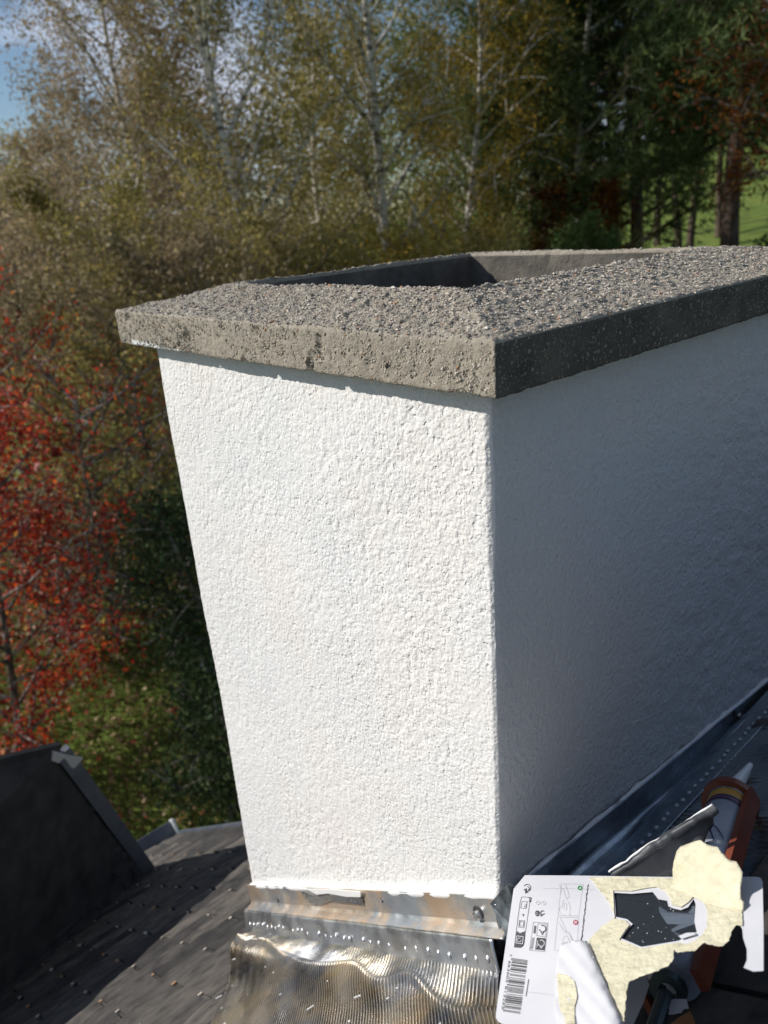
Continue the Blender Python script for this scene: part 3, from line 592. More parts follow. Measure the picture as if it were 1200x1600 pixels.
A = Acc(); q = T0 + ed * 0.02; A.add([q + sdv * 0.055 + wn_ * 0.03 - ed * 0.16, q - sdv * 0.03 + wn_ * 0.03 + ed * 0.02, q - sdv * 0.055 + wn_ * 0.03 - ed * 0.02, q + sdv * 0.0 + wn_ * 0.03 - ed * 0.17] + [q + sdv * 0.055 + wn_ * 0.02 - ed * 0.16, q - sdv * 0.03 + wn_ * 0.02 + ed * 0.02, q - sdv * 0.055 + wn_ * 0.02 - ed * 0.02, q + wn_ * 0.02 - ed * 0.17], [(0, 1, 2, 3), (4, 7, 6, 5), (0, 4, 5, 1), (1, 5, 6, 2), (2, 6, 7, 3), (3, 7, 4, 0)]); A.build('strip_end', mat('grey_zinc_tip', (0.42, 0.43, 0.45), 0.5), dorm)
A = Acc(); A.box((ridge(0) + ridge(TL)) / 2 + wn_ * 0.006, (ridge(TL) - ridge(0)) / 2, unit(np.cross(RDv, wn_)) * 0.03, wn_ * 0.012); A.build('ridge_strip', M['shingle_dark'], dorm)

# ------------------------------------------------------------------ caulking gun and cartridge on the roof
ga_, gb_ = on_roof(1140, 1258, 0.070), on_roof(1046, 1540, 0.070)
gd = unit(ga_ - gb_); gup = unit(NV - gd * (NV @ gd)); gside = np.cross(gd, gup)
gside = gside if gside @ AX[0] > 0 else -gside
def gp(l, s, h): return ga_ + gd * l + gside * s + gup * h            # l along the barrel (0 = front), s to the right, h up
gun = thing('caulking_gun', gp(-0.4, 0, -0.06) * S, 'rust orange caulking gun lying beside the chimney under the torn card', 'caulking gun')
RC = 0.037; GL = np.linalg.norm(ga_ - gb_)
def band(l0, l1, ang0, ang1, r0, r1, n=20):
    A = Acc(); V = []
    for i in range(n + 1):
        q = ang0 + (ang1 - ang0) * i / n
        for l, r in ((l0, r0), (l1, r0), (l1, r1), (l0, r1)): V.append(gp(l, r * math.sin(q), r * math.cos(q)))
    F = [(i * 4 + k, i * 4 + (k + 1) % 4, i * 4 + 4 + (k + 1) % 4, i * 4 + 4 + k) for i in range(n) for k in range(4)] + [(3, 2, 1, 0), (n * 4, n * 4 + 1, n * 4 + 2, n * 4 + 3)]
    return A.add(V, F)
yoke = band(-0.004, 0.014, -2.4, 2.4, 0.040, 0.050, 28); yoke.build('yoke', M['gun'], gun)
A = Acc()
A.box(gp(-GL / 2 + 0.005, 0.046, 0.004), gd * (GL / 2 + 0.008), gside * 0.006, gup * 0.015); A.build('rail', M['gun'], gun)
A = Acc(); A.box(gp(-GL / 2 + 0.005, -0.045, -0.022), gd * (GL / 2 + 0.008), gside * 0.005, gup * 0.016); A.build('rail', M['gun'], gun)
band(-GL - 0.012, -GL + 0.0, -math.pi, math.pi * 0.98, 0.012, 0.024, 24).build('rear_plate', M['rod'], gun)
A = Acc(); A.add(*tube([gp(-GL - 0.02, 0, 0), gp(-GL - 0.36, 0, 0)], 0.011, 12)); A.build('push_rod', M['rod'], gun)
hp = [gp(-GL + 0.04, 0.0, -0.012), gp(-GL + 0.01, -0.05, -0.016), gp(-GL - 0.02, -0.10, -0.02), gp(-GL - 0.06, -0.16, -0.025), gp(-GL - 0.1, -0.22, -0.03)]
A = Acc(); A.add(*tube(hp, [0.008, 0.009, 0.009, 0.009, 0.008], 10)); A.build('handle', M['rod'], gun, True)
cart = thing('sealant_cartridge', gp(-0.2, 0, -0.04) * S, 'blue grey sealant cartridge with pale nozzle held in the caulking gun', 'cartridge')
V, F = tube([gp(-GL + 0.02, 0, 0), gp(-0.030, 0, 0)], RC, 40); A = Acc(); A.add(V, F); ctube = A.build('tube', M['tube_blue'], cart, True)
V, F = tube([gp(-0.030, 0, 0), gp(-0.006, 0, 0), gp(0.004, 0, 0), gp(0.006, 0, 0)], [RC + 0.0012, RC + 0.0012, RC * 0.9, 0.016], 40); A = Acc(); A.add(V, F); A.build('collar', M['ochre'], cart)
V, F = tube([gp(0.0, 0.004, 0.012), gp(0.012, 0.006, 0.014), gp(0.0125, 0.006, 0.014), on_roof(1172, 1196, 0.085), on_roof(1172.5, 1194.5, 0.085)], [0.019, 0.0185, 0.0175, 0.0055, 0.0045], 18); A = Acc(); A.add(V, F); A.build('nozzle', M['nozzle'], cart, True)
def cyl_poly(pts, r=RC + 0.0007):            # (l, angle) outline on the cartridge wall
    return [gp(l, r * math.sin(q), r * math.cos(q)) for l, q in pts]
def cyl_strip(l0, l1, q0, q1, m_, nm, n=24, r=RC + 0.0008):
    V = []; 
    for i in range(n + 1):
        q = q0 + (q1 - q0) * i / n; V += cyl_poly([(l0, q), (l1, q)], r)
    A = Acc(); A.add(V, [(2 * i, 2 * i + 2, 2 * i + 3, 2 * i + 1) for i in range(n)]); A.build(nm, m_, ctube)
cyl_strip(-0.048, -0.030, -1.5, 1.5, M['navy'], 'label_band'); cyl_strip(-0.042, -0.040, -1.4, 1.4, M['pink'], 'label_stripe', 24, RC + 0.0014)
def cyl_line(pts, w, m_, nm):
    A = Acc()
    for (l0, q0), (l1, q1) in zip(pts[:-1], pts[1:]):
        n = 6
        for i in range(n):
            a = (l0 + (l1 - l0) * i / n, q0 + (q1 - q0) * i / n); b = (l0 + (l1 - l0) * (i + 1) / n, q0 + (q1 - q0) * (i + 1) / n)
            dl, dq = b[0] - a[0], (b[1] - a[1]) * RC; ln = math.hypot(dl, dq) + 1e-9; ol, oq = -dq / ln * w, dl / ln * w / RC
            A.add(cyl_poly([(a[0] - ol, a[1] - oq), (b[0] - ol, b[1] - oq), (b[0] + ol, b[1] + oq), (a[0] + ol, a[1] + oq)], RC + 0.0016), [(0, 1, 2, 3)])
    A.build(nm, m_, ctube)
cyl_line([(-0.165, -0.75), (-0.135, 0.05), (-0.195, 0.62), (-0.225, -0.15), (-0.165, -0.75)], 0.0011, M['navy'], 'hazard_diamond')
cyl_line([(-0.125, -0.9), (-0.128, -0.2), (-0.15, 0.5), (-0.175, 0.95)], 0.0011, M['navy'], 'label_arc')
cyl_line([(-0.172, -0.05), (-0.182, 0.02)], 0.005, M['navy'], 'hazard_mark'); cyl_line([(-0.192, -0.12), (-0.196, -0.08)], 0.003, M['navy'], 'hazard_mark')
for i in range(7): cyl_line([(-0.062 - i * 0.0075, -0.55 + 0.05 * (i % 3)), (-0.062 - i * 0.0075, 0.35 + 0.1 * ((i * 5) % 4))], 0.0006, M['ink_light'], 'label_text')

# ------------------------------------------------------------------ torn blister card lying across the gun
CH = 0.215
def cpt(u, v, h=0.0):                        # a point of the card plane (its own tilted plane 10 cm over the roof), h along its normal
    P = on_roof(u, v, CH); w = 0.0; return on_roof(u, v, CH + (h + w) * 1.239)
def ZB(p): return (900 + p[0] / 4.0, 1300 + p[1] / 4.0)
def ZA(p): return (770 + p[0] / 6.667, 1360 + p[1] / 6.667)
card = thing('blister_card', on_roof(980, 1480, 0.1) * S, 'torn white and cream packaging card with printed barcode and blister window', 'packaging')
from mathutils.geometry import tessellate_polygon
def resample(poly, step=7.0):
    out = []
    for i in range(len(poly)):
        a, b = np.array(poly[i], float), np.array(poly[(i + 1) % len(poly)], float); n = max(1, int(np.linalg.norm(b - a) / step))
        for k in range(n): out.append(tuple(a + (b - a) * k / n))
    return out
def inpoly(p, poly):
    x, y = p; c = False; j = len(poly) - 1
    for i in range(len(poly)):
        if (poly[i][1] > y) != (poly[j][1] > y) and x < (poly[j][0] - poly[i][0]) * (y - poly[i][1]) / (poly[j][1] - poly[i][1]) + poly[i][0]: c = not c
        j = i
    return c
def ragged(poly, amp, seed):
    r = random.Random(seed); return [(x + r.uniform(-amp, amp), y + r.uniform(-amp, amp)) for x, y in poly]
def slab(name, poly, h0, h1, m_, parent, holes=(), hfun=None, step=9.0):
    loops = [resample(poly, step)] + [resample(q, step) for q in holes]
    tri = tessellate_polygon([[Vector((x, y, 0)) for x, y in lp] for lp in loops]); pts = [p for lp in loops for p in lp]; n = len(pts)
    hf = hfun or (lambda u, v: 0.0)
    V = [cpt(u, v, h1 + hf(u, v)) for u, v in pts] + [cpt(u, v, h0 + hf(u, v)) for u, v in pts]; F = []
    for t in tri:
        a, b, c = [V[i] for i in t]; up_ = np.cross(b - a, c - a) @ NV > 0
        t = tuple(t) if up_ else tuple(t)[::-1]; F += [t, tuple(i + n for i in t[::-1])]
    o = 0
    for lp in loops:
        k = len(lp); F += [(o + i, o + (i + 1) % k, n + o + (i + 1) % k, n + o + i) for i in range(k)]; o += k
    ob = near(name, V, F, m_, parent); return ob
outline = [(802.5, 1389), (820, 1367.5), (900, 1368), (1033, 1370), (1100, 1370.5), (1183, 1370), (1189, 1372), (1191.5, 1378), (1193, 1450), (1193, 1517), (1177, 1518), (1162, 1512), (1167, 1500), (1167, 1484), (1161, 1465), (1160, 1452), (1156, 1446), (1150, 1445), (1144, 1452), (1139, 1470), (1130, 1479), (1112, 1477), (1101, 1474), (1085, 1486), (1060, 1489), (1052, 1485), (1051, 1500), (1045, 1510), (1025, 1519), (1000, 1527), (982, 1535), (979, 1550), (975, 1597), (972, 1640), (900, 1640), (850, 1622), (790, 1602), (779, 1597), (774.5, 1590), (776, 1575)]
window = [ZB(p) for p in [(240, 380), (350, 386), (480, 375), (515, 420), (570, 430), (578, 465), (610, 478), (655, 488), (700, 470), (735, 420), (748, 450), (740, 560), (755, 625), (700, 650), (640, 680), (520, 700), (410, 718), (285, 665), (330, 600), (355, 575), (320, 545), (250, 530)]]
base_card = slab('board', outline, -0.0016, 0.0, M['card'], card, [window])
cream = [ZB(p) for p in [(80, 284), (300, 279), (525, 285), (700, 290), (900, 300), (1000, 420), (1038, 490), (1040, 585), (1003, 584), (975, 612), (955, 680), (915, 714), (850, 706), (803, 692), (740, 741), (640, 751), (612, 737), (607, 796), (580, 836), (500, 871), (400, 906), (330, 936), (315, 1000), (300, 1185), (290, 1185), (95, 700), (75, 680), (110, 640), (160, 590), (245, 533), (234, 500), (205, 440), (160, 378), (120, 330)]]
win2 = [ZB(p) for p in [(232, 366), (350, 368), (430, 352), (500, 342), (560, 372), (590, 420), (600, 455), (655, 470), (700, 440), (735, 402), (800, 440), (822, 500), (818, 590), (790, 640), (740, 680), (690, 700), (640, 690), (520, 708), (410, 726), (270, 672), (318, 600), (335, 580), (310, 552), (240, 540)]]
slab('torn_layer', ragged(resample(cream, 3.5), 0.9, 3), 0.0001, 0.0016, M['cream'], card, [win2])
blw = slab('blister_window', [ZB(p) for p in [(225, 360), (500, 340), (600, 400), (760, 400), (790, 560), (770, 660), (640, 700), (410, 735), (260, 672), (330, 560), (225, 545)]], -0.0045, -0.0025, M['plastic'], card)
slab('blister_film', [ZB(p) for p in [(515, 425), (570, 436), (610, 482), (655, 494), (735, 430), (744, 470), (738, 560), (748, 622), (700, 648), (640, 655), (600, 620), (560, 560), (520, 500)]], 0.0, 0.001, mat('milky_film', (0.10, 0.12, 0.15), 0.15), blw, (), lambda u, v: -0.004 + 0.003 * math.sin(u * 0.12) * math.sin(v * 0.1))
A = Acc(); rs_ = random.Random(3)
for i in range(26):
    u_, v_ = ZB((rs_.uniform(330, 720), rs_.uniform(440, 690))); q_ = rs_.uniform(0.4, 0.9); A.add([cpt(u_ - q_, v_, -0.002), cpt(u_, v_ - q_, -0.002), cpt(u_ + q_, v_, -0.002), cpt(u_, v_ + q_, -0.002)], [(0, 1, 2, 3)])
tag(A.build('white_specks', M['sealant'], blw), kind='stuff')
slab('glue_rim', [ZB(p) for p in [(640, 650), (690, 630), (740, 628), (750, 640), (700, 655), (660, 668)]], 0.0018, 0.003, M['card'], card)
# raised round flap, hinged along its lower edge
flap = [ZB(p) for p in [(585, 342), (604, 300), (602, 232), (612, 190), (626, 118), (652, 90), (690, 78), (740, 58), (780, 50), (802, 64), (822, 82), (884, 95), (905, 128), (942, 152), (958, 176), (1000, 183), (1022, 214), (1040, 250), (1034, 300), (1021, 345), (1024, 415), (1048, 438), (1042, 492), (1000, 484), (820, 442), (700, 388)]]
def flap_h(u, v):
    a, b = np.array(ZB((585, 342))), np.array(ZB((1042, 492))); d = (b - a) / np.linalg.norm(b - a); q = np.array([u, v]) - a; t = max(0.0, q[0] * d[1] - q[1] * d[0])
    return 0.0022 + 0.00042 * t + 0.0028 * math.sin(u * 0.11 + 1) * math.sin(v * 0.13) * min(1, t / 15)
def fine_sheet(name, poly, hf, th, m_, parent, step=5.0):
    us = [p[0] for p in poly]; vs = [p[1] for p in poly]; bd = resample(poly, step); pts = list(bd)
    u = min(us) + step / 2
    while u < max(us):
        v = min(vs) + step / 2
        while v < max(vs):
            if inpoly((u, v), poly) and min((u - x) ** 2 + (v - y) ** 2 for x, y in bd) > (0.45 * step) ** 2: pts.append((u, v))
            v += step
        u += step
    from mathutils.geometry import delaunay_2d_cdt
    n = len(bd); r = delaunay_2d_cdt([Vector(p) for p in pts], [(i, (i + 1) % n) for i in range(n)], [], 1, 1e-5)
    P = [(p[0], p[1]) for p in r[0]]; V = [cpt(a, b, hf(a, b)) for a, b in P]
    F = []
    for f in r[2]:
        a, b, c = [V[i] for i in f[:3]]; F.append(tuple(f) if np.cross(b - a, c - a) @ NV > 0 else tuple(f)[::-1])
    o = near(name, V, F, m_, parent, True); md = o.modifiers.new('thickness', 'SOLIDIFY'); md.thickness = th * S; md.offset = -1; return o
fine_sheet('torn_flap', ragged(flap, 0.7, 5), flap_h, 0.0016, M['cream'], card)
# peeled white paper curling over at lower left
peel = [ZB(p) for p in [(-95, 700), (-40, 682), (20, 676), (72, 682), (120, 790), (200, 980), (292, 1196), (240, 1210), (150, 1230), (95, 1240), (20, 1260), (-110, 1240), (-135, 1100), (-130, 900), (-118, 800)]]
def peel_h(u, v):
    a, b = np.array(ZB((72, 682))), np.array(ZB((292, 1196))); d = (b - a) / np.linalg.norm(b - a); q = np.array([u, v]) - a; t = abs(q[0] * d[1] - q[1] * d[0])
    return 0.0022 + 0.006 * math.sqrt(max(0.0, 1 - ((t - 11) / 11.0) ** 2)) * (1 if t < 11 else 0) + (0.006 * math.exp(-((t - 11) / 30.0) ** 2) if t >= 11 else 0) + 0.0012 * math.sin(u * .2) * math.sin(v * .17)
fine_sheet('peeled_paper', ragged(resample(peel, 9), 0.5, 7), peel_h, 0.001, M['card'], card, 4.0)
slab('torn_layer', ragged(resample([ZA(p) for p in [(670, 1065), (760, 1085), (850, 1150), (880, 1300), (850, 1450), (860, 1600), (760, 1600), (745, 1530), (700, 1450), (690, 1300), (672, 1200)]], 5), 0.8, 9), 0.0012, 0.0021, M['cream'], card, (), lambda u, v: max(0, peel_h(u, v) - 0.0018) + 0.0012)
# --- print
def flat(acc, poly, h=0.0006, m=0):
    n = len(poly); acc.add([cpt(u, v, h) for u, v in poly], [tuple(range(n))], m)
def stroke(acc, pts, w, h=0.0006, closed=False):
    pts = [np.array(p, float) for p in pts]; seg = list(zip(pts, pts[1:] + ([pts[0]] if closed else [])))
    for a, b in (seg if closed else list(zip(pts[:-1], pts[1:]))):
        d = b - a; l = np.linalg.norm(d)
        if l < 1e-6: continue
        d /= l; nrm = np.array([-d[1], d[0]]) * w / 2; a2, b2 = a - d * w * 0.3, b + d * w * 0.3; flat(acc, [a2 - nrm, b2 - nrm, b2 + nrm, a2 + nrm], h)
def arc(c, r, q0, q1, n=14): return [(c[0] + r * math.cos(q0 + (q1 - q0) * i / n), c[1] + r * math.sin(q0 + (q1 - q0) * i / n)) for i in range(n + 1)]
def pr(name, acc, m_): return acc.build(name, m_, base_card)
def za(*pts): return [ZA(p) for p in pts]
W1 = 0.55
# barcode: bars run across, stacked down the card's left edge
A = Acc(); L0, L1, R0_, R1_ = np.array((190, 912)), np.array((100, 1470)), np.array((362, 935)), np.array((283, 1497)); rb = random.Random(31); t = 0.0
widths = [(1, 1), (1, 1), (1, 1), (2, 2), (3, 2), (1, 1), (3, 2), (1, 3), (1, 1), (1, 3), (1, 2), (1, 1), (3, 1), (1, 2), (2, 2), (1, 1), (1, 1), (1, 1), (1, 1), (1, 3), (1, 2), (2, 1), (2, 1), (3, 1), (2, 2), (1, 2), (2, 1), (1, 3), (1, 1), (1, 1)]
tot = float(sum(a + b for a, b in widths))
for i, (bw, gp_) in enumerate(widths):
    a, b = t / tot, (t + bw) / tot; t += bw + gp_
    e = 1.0 if i in (0, 1, 14, 15, 28, 29) else 0.93; f = 1 - e
    q = [L0 + (L1 - L0) * a, R0_ + (R1_ - R0_) * a, R0_ + (R1_ - R0_) * b, L0 + (L1 - L0) * b]; q[0] = q[0] + (q[1] - q[0]) * f; q[3] = q[3] + (q[2] - q[3]) * f
    flat(A, [ZA(p) for p in q])
pr('barcode', A, M['ink'])
def text(s, p0, p1, size, m_, name):          # letters run from p0 towards p1 (zoom-A pixels), read with the card turned a quarter
    cu = bpy.data.curves.new(name, 'FONT'); cu.body = s; cu.size = 1.0; tmp = bpy.data.objects.new(name, cu); COL.objects.link(tmp)
    bpy.context.view_layer.update(); dg = bpy.context.evaluated_depsgraph_get(); me = bpy.data.meshes.new_from_object(tmp.evaluated_get(dg)); bpy.data.objects.remove(tmp)
    V = np.array([v.co[:] for v in me.vertices]); F = [tuple(p.vertices) for p in me.polygons]
    if not len(V): return
    x0, x1 = V[:, 0].min(), V[:, 0].max(); p0, p1 = np.array(p0, float), np.array(p1, float); d = (p1 - p0); ln = np.linalg.norm(d); d /= ln; nn = np.array([d[1], -d[0]])
    V3 = [cpt(*ZA(p0 + d * (x - x0) / (x1 - x0) * ln + nn * y * size), 0.0007) for x, y, _ in V]; near(name, V3, F, m_, base_card)
text('3', (180, 872), (178, 892), 26, M['ink'], 'barcode_digit')
text('663602', (163, 940), (133, 1165), 34, M['ink'], 'barcode_digits'); text('613255', (128, 1205), (90, 1440), 34, M['ink'], 'barcode_digits')
# sorting pictogram bar
A = Acc(); stroke(A, za((300, 275), (375, 278), (385, 325), (340, 632), (282, 655), (243, 628), (283, 330), (300, 275)), W1); stroke(A, za((375, 283), (398, 285), (392, 325), (378, 322)), 1.4)
stroke(A, za((303, 322), (358, 325), (345, 398), (290, 390)), W1, closed=True); stroke(A, za((330, 350), (350, 355), (345, 385), (325, 380), (335, 365)), W1)
stroke(A, za((316, 452), (316, 476)), 1.0); stroke(A, za((302, 460), (330, 464)), .5)
stroke(A, za((276, 520), (332, 524), (322, 598), (268, 590)), W1, closed=True); stroke(A, za((284, 532), (322, 536), (316, 580), (278, 576)), W1, closed=True)
pr('sorting_pictogram', A, M['ink'])
A = Acc(); flat(A, za((242, 632), (282, 658), (340, 636), (328, 750), (318, 785), (290, 805), (220, 800)), 0.0005); pr('sorting_arrow', A, M['ink'])
A = Acc(); stroke(A, za((248, 682), (318, 690), (308, 765), (240, 755)), 1.0, 0.0011, True); stroke(A, [ZA(p) for p in arc((276, 724), 20, 0.3, 5.2)], 1.3, 0.0011); pr('sorting_symbol', A, M['card'])
# loop logo at top
A = Acc(); stroke(A, [ZA(p) for p in arc((358, 180), 36, -2.6, 1.9)], 0.9); stroke(A, [ZA(p) for p in arc((352, 190), 26, -1.2, 2.6)], 1.0)
for k in range(3): stroke(A, za((326 + 12 * k, 200 + 12 * k), (350 + 8 * k, 190 + 22 * k), (338 + 8 * k, 236 - 4 * k)), 1.1)
pr('loop_logo', A, M['ink'])
A = Acc()
for cx, cy in ((470, 335), (530, 338)): stroke(A, za((cx - 24, cy), (cx, cy - 22), (cx + 18, cy - 12), (cx + 22, cy + 8), (cx, cy + 24)), .5, closed=True); stroke(A, za((cx - 8, cy - 6), (cx + 8, cy + 6)), .5)
pr('recycling_mark', A, M['ink_light'])
A = Acc(); flat(A, [ZA(p) for p in arc((464, 441), 24, 0, 6.0, 16)][:-1]); flat(A, [ZA(p) for p in arc((464, 455), 22, 0, 6.0, 12)][:-1], 0.00055); stroke(A, [ZA(p) for p in arc((518, 440), 20, 0.5, 5.4)], 1.2); stroke(A, za((500, 460), (498, 475), (515, 470)), 1.0); pr('green_dot_mark', A, M['ink'])
A = Acc(); stroke(A, [ZA(p) for p in arc((464, 448), 11, 0.3, 4.5)], 0.9, 0.0011); pr('green_dot_core', A, M['card'])
# recycle box
A = Acc(); stroke(A, za((422, 540), (575, 548), (540, 845), (380, 830)), .4, closed=True); stroke(A, za((470, 555), (562, 560), (548, 690), (455, 680)), .4, closed=True)
stroke(A, [ZA(p) for p in arc((518, 606), 34, -1.9, 2.9)], 1.3); stroke(A, za((500, 645), (515, 668), (530, 640)), 1.0)
for k in range(3): stroke(A, za((432 + 9 * k, 575), (424 + 9 * k, 655)), .6)
for k in range(3): stroke(A, za((412 + 10 * k, 700), (392 + 10 * k, 820)), .45)
pr('recycle_box', A, M['ink'])
A = Acc(); flat(A, za((458, 700), (550, 706), (536, 832), (440, 822)), 0.0005); pr('recycle_panel', A, M['ink'])
A = Acc(); stroke(A, [ZA(p) for p in arc((505, 758), 32, -1.9, 2.9)], 1.4, 0.0011); stroke(A, za((492, 790), (505, 812), (522, 786)), 1.0, 0.0011); stroke(A, za((468, 730), (458, 800)), .9, 0.0011); pr('recycle_arrow', A, M['card'])
# instruction drawings
A = Acc(); stroke(A, za((712, 138), (940, 142), (893, 474), (676, 468)), .4, closed=True); stroke(A, za((672, 486), (893, 492), (880, 735)), .4); stroke(A, za((672, 486), (640, 830), (790, 832)), .4)
r5 = random.Random(5)
for pts in [[(755, 145), (775, 200), (795, 270), (770, 300), (745, 240), (735, 180)], [(735, 310), (790, 330), (805, 380), (800, 465)], [(735, 310), (720, 370), (690, 400), (700, 440), (740, 465)], [(745, 340), (770, 345), (765, 410), (735, 400), (745, 340)], [(700, 495), (740, 570), (770, 640), (750, 640), (715, 590), (690, 540)], [(760, 650), (800, 660), (830, 720), (870, 740)], [(740, 690), (770, 680), (790, 720), (780, 790), (730, 800), (725, 750), (740, 690)], [(790, 640), (810, 700), (850, 760)], [(690, 150), (720, 200), (700, 230)], [(800, 760), (820, 800), (780, 826)]]:
    stroke(A, [ZA(p) for p in pts], .42)
pr('instruction_drawing', A, M['ink_light'])
A = Acc(); stroke(A, [ZA(p) for p in arc((908, 182), 18, 0, 6.283)], 1.9); pr('green_ring', A, M['green_ink'])
A = Acc(); flat(A, [ZA(p) for p in arc((862, 540), 27, 0, 6.0, 18)]); pr('red_disc', A, M['red_ink'])
A = Acc(); stroke(A, za((851, 530), (873, 550)), 1.3, 0.0011); stroke(A, za((873, 530), (851, 550)), 1.3, 0.0011); pr('red_cross', A, M['card'])
# lines of tiny unreadable print
A = Acc(); t = 0.0; r6 = random.Random(6); p0, p1 = np.array((992, 148.)), np.array((922, 724.))
while t < 0.98:
    l = r6.uniform(0.012, 0.03); k = r6.uniform(-4, 4); a = p0 + (p1 - p0) * t; b = p0 + (p1 - p0) * min(1, t + l); stroke(A, [ZA(a + (k, 0)), ZA(b + (k, 0))], 1.1 if r6.random() < .8 else 1.7); t += l + r6.choice([0.004, 0.004, 0.012])
t = 0.0; p0, p1 = np.array((372, 1135.)), np.array((345, 1310.))
while t < 0.97:
    l = r6.uniform(0.03, 0.07); a = p0 + (p1 - p0) * t; b = p0 + (p1 - p0) * min(1, t + l); stroke(A, [ZA(a), ZA(b)], 0.9); t += l + 0.02
pr('fine_print', A, M['ink'])
A = Acc(); stroke(A, za((520, 190), (760, 186), (1060, 200)), .25); stroke(A, za((330, 1262), (520, 1280), (660, 1305)), .3); pr('crease', A, M['ink_light'])

# ------------------------------------------------------------------ scraps around the gun
def solid_strip(name, pts, wv, th, mat_, label, cat):
    pass
sc = thing('lead_offcut', on_roof(1040, 1330, 0.02) * S, 'bent dark metal offcut with a white smeared edge leaning by the cartridge', 'offcut')
top = [(958, 1370, .10), (985, 1350, .115), (1015, 1328, .13), (1050, 1303, .14), (1085, 1283, .15), (1119, 1262, .155)]
bot = [(985, 1385, .05), (1005, 1378, .05), (1040, 1368, .06), (1070, 1360, .06), (1090, 1335, .09), (1108, 1300, .12)]
V = []; nt = len(top)
for (a, b) in zip(top, bot):
    p, q = on_roof(a[0], a[1], a[2] + 0.02), on_roof(b[0], b[1], b[2] + 0.02)
    for k in range(6): V.append(p + (q - p) * k / 5 + NV * 0.004 * math.sin(k * 1.9 + a[0] * .1))
o = near('bent_sheet', V, grid_faces(nt, 6), M['lead'], sc, True); md = o.modifiers.new('t', 'SOLIDIFY'); md.thickness = 0.004 * S
tt = np.linspace(0, 1, 60); tp_ = np.array([on_roof(*a[:2], a[2] + 0.024) for a in top]); ti = np.linspace(0, 1, nt)
P = np.stack([np.interp(tt, ti, tp_[:, i]) for i in range(3)], 1); nn = fbm(P, 30, 2, 3)
V, F = tube(P + NV * (0.003 * nn)[:, None], 0.0075 * (0.8 + 0.7 * np.abs(nn)) * (0.35 + 0.65 * np.minimum(1, tt * 2.2)), 9); near('rolled_edge', V, F, M['lead'], sc, True)
rr = 0.0032 * np.clip(fbm(P, 22, 9, 3) + 0.45, 0.02, 1.3)
V, F = tube(P + NV * 0.0055 - unit(np.array([1, 0.4, 0])) * 0.003 + NV * (0.003 * nn)[:, None], rr, 8); near('sealant_smear', V, F, M['sealant'], sc, True)
ws = thing('wood_scrap', on_roof(1062, 1592, 0.02) * S, 'broken brown wood chip with pale paint beside the gun rod', 'wood scrap')
def scrap(name, poly, h, th, m_, par):
    A = Acc(); f = [on_roof(u, v, h + th) for u, v in poly]; g = [on_roof(u, v, h) for u, v in poly]; n = len(poly)
    A.add(f + g, [tuple(range(n))[::-1], tuple(range(n, 2 * n))] + [(i, (i + 1) % n, n + (i + 1) % n, n + i) for i in range(n)]); return A.build(name, m_, par)
scrap('wood_chip', [ZB(p) for p in [(595, 1195), (640, 1160), (712, 1118), (730, 1150), (748, 1200), (760, 1260), (600, 1260)]], 0.06, 0.02, M['wood'], ws)
scrap('paint_flake', [ZB(p) for p in [(556, 1055), (620, 1042), (690, 1044), (706, 1105), (672, 1108), (660, 1130), (600, 1142), (575, 1140), (585, 1110), (562, 1095)]], 0.065, 0.006, M['card'], ws)
pc = thing('card_offcut', on_roof(990, 1570, 0.08) * S, 'folded grey card strip under the torn card edge by the rod', 'card offcut')
scrap('strip', [ZB(p) for p in [(320, 940), (440, 893), (458, 958), (420, 1070), (365, 1190), (340, 1260), (290, 1260)]], 0.125, 0.004, M['greyboard'], pc)
# ------------------------------------------------------------------ trees and plants
def leaves(rng, c, size, aspect=0.55, up=0.3, tri=False):
    n = len(c); a = rng.normal(size=(n, 3)); a /= np.linalg.norm(a, axis=1, keepdims=True); b = rng.normal(size=(n, 3)); b[:, 2] *= 1 - up
    b -= a * (a * b).sum(1, keepdims=True); b /= np.linalg.norm(b, axis=1, keepdims=True) + 1e-9
    s = size * np.exp(0.28 * rng.standard_normal(n))[:, None] * 0.5
    if tri:
        V = np.stack([c - a * s, c + b * s * aspect * 1.5, c + a * s], 1).reshape(-1, 3); return V, np.arange(n * 3).reshape(-1, 3)
    V = np.stack([c - a * s, c + b * s * aspect, c + a * s, c - b * s * aspect], 1).reshape(-1, 3)
    return V, np.arange(n * 4).reshape(-1, 4)
def build_tubes(polys, sides):
    V, F, o = [], [], 0
    for P, R in polys:
        v, f = tube(P, R, sides, False); V += v; F += [tuple(i + o for i in q) for q in f]; o += len(v)
    return np.array(V), np.array(F)
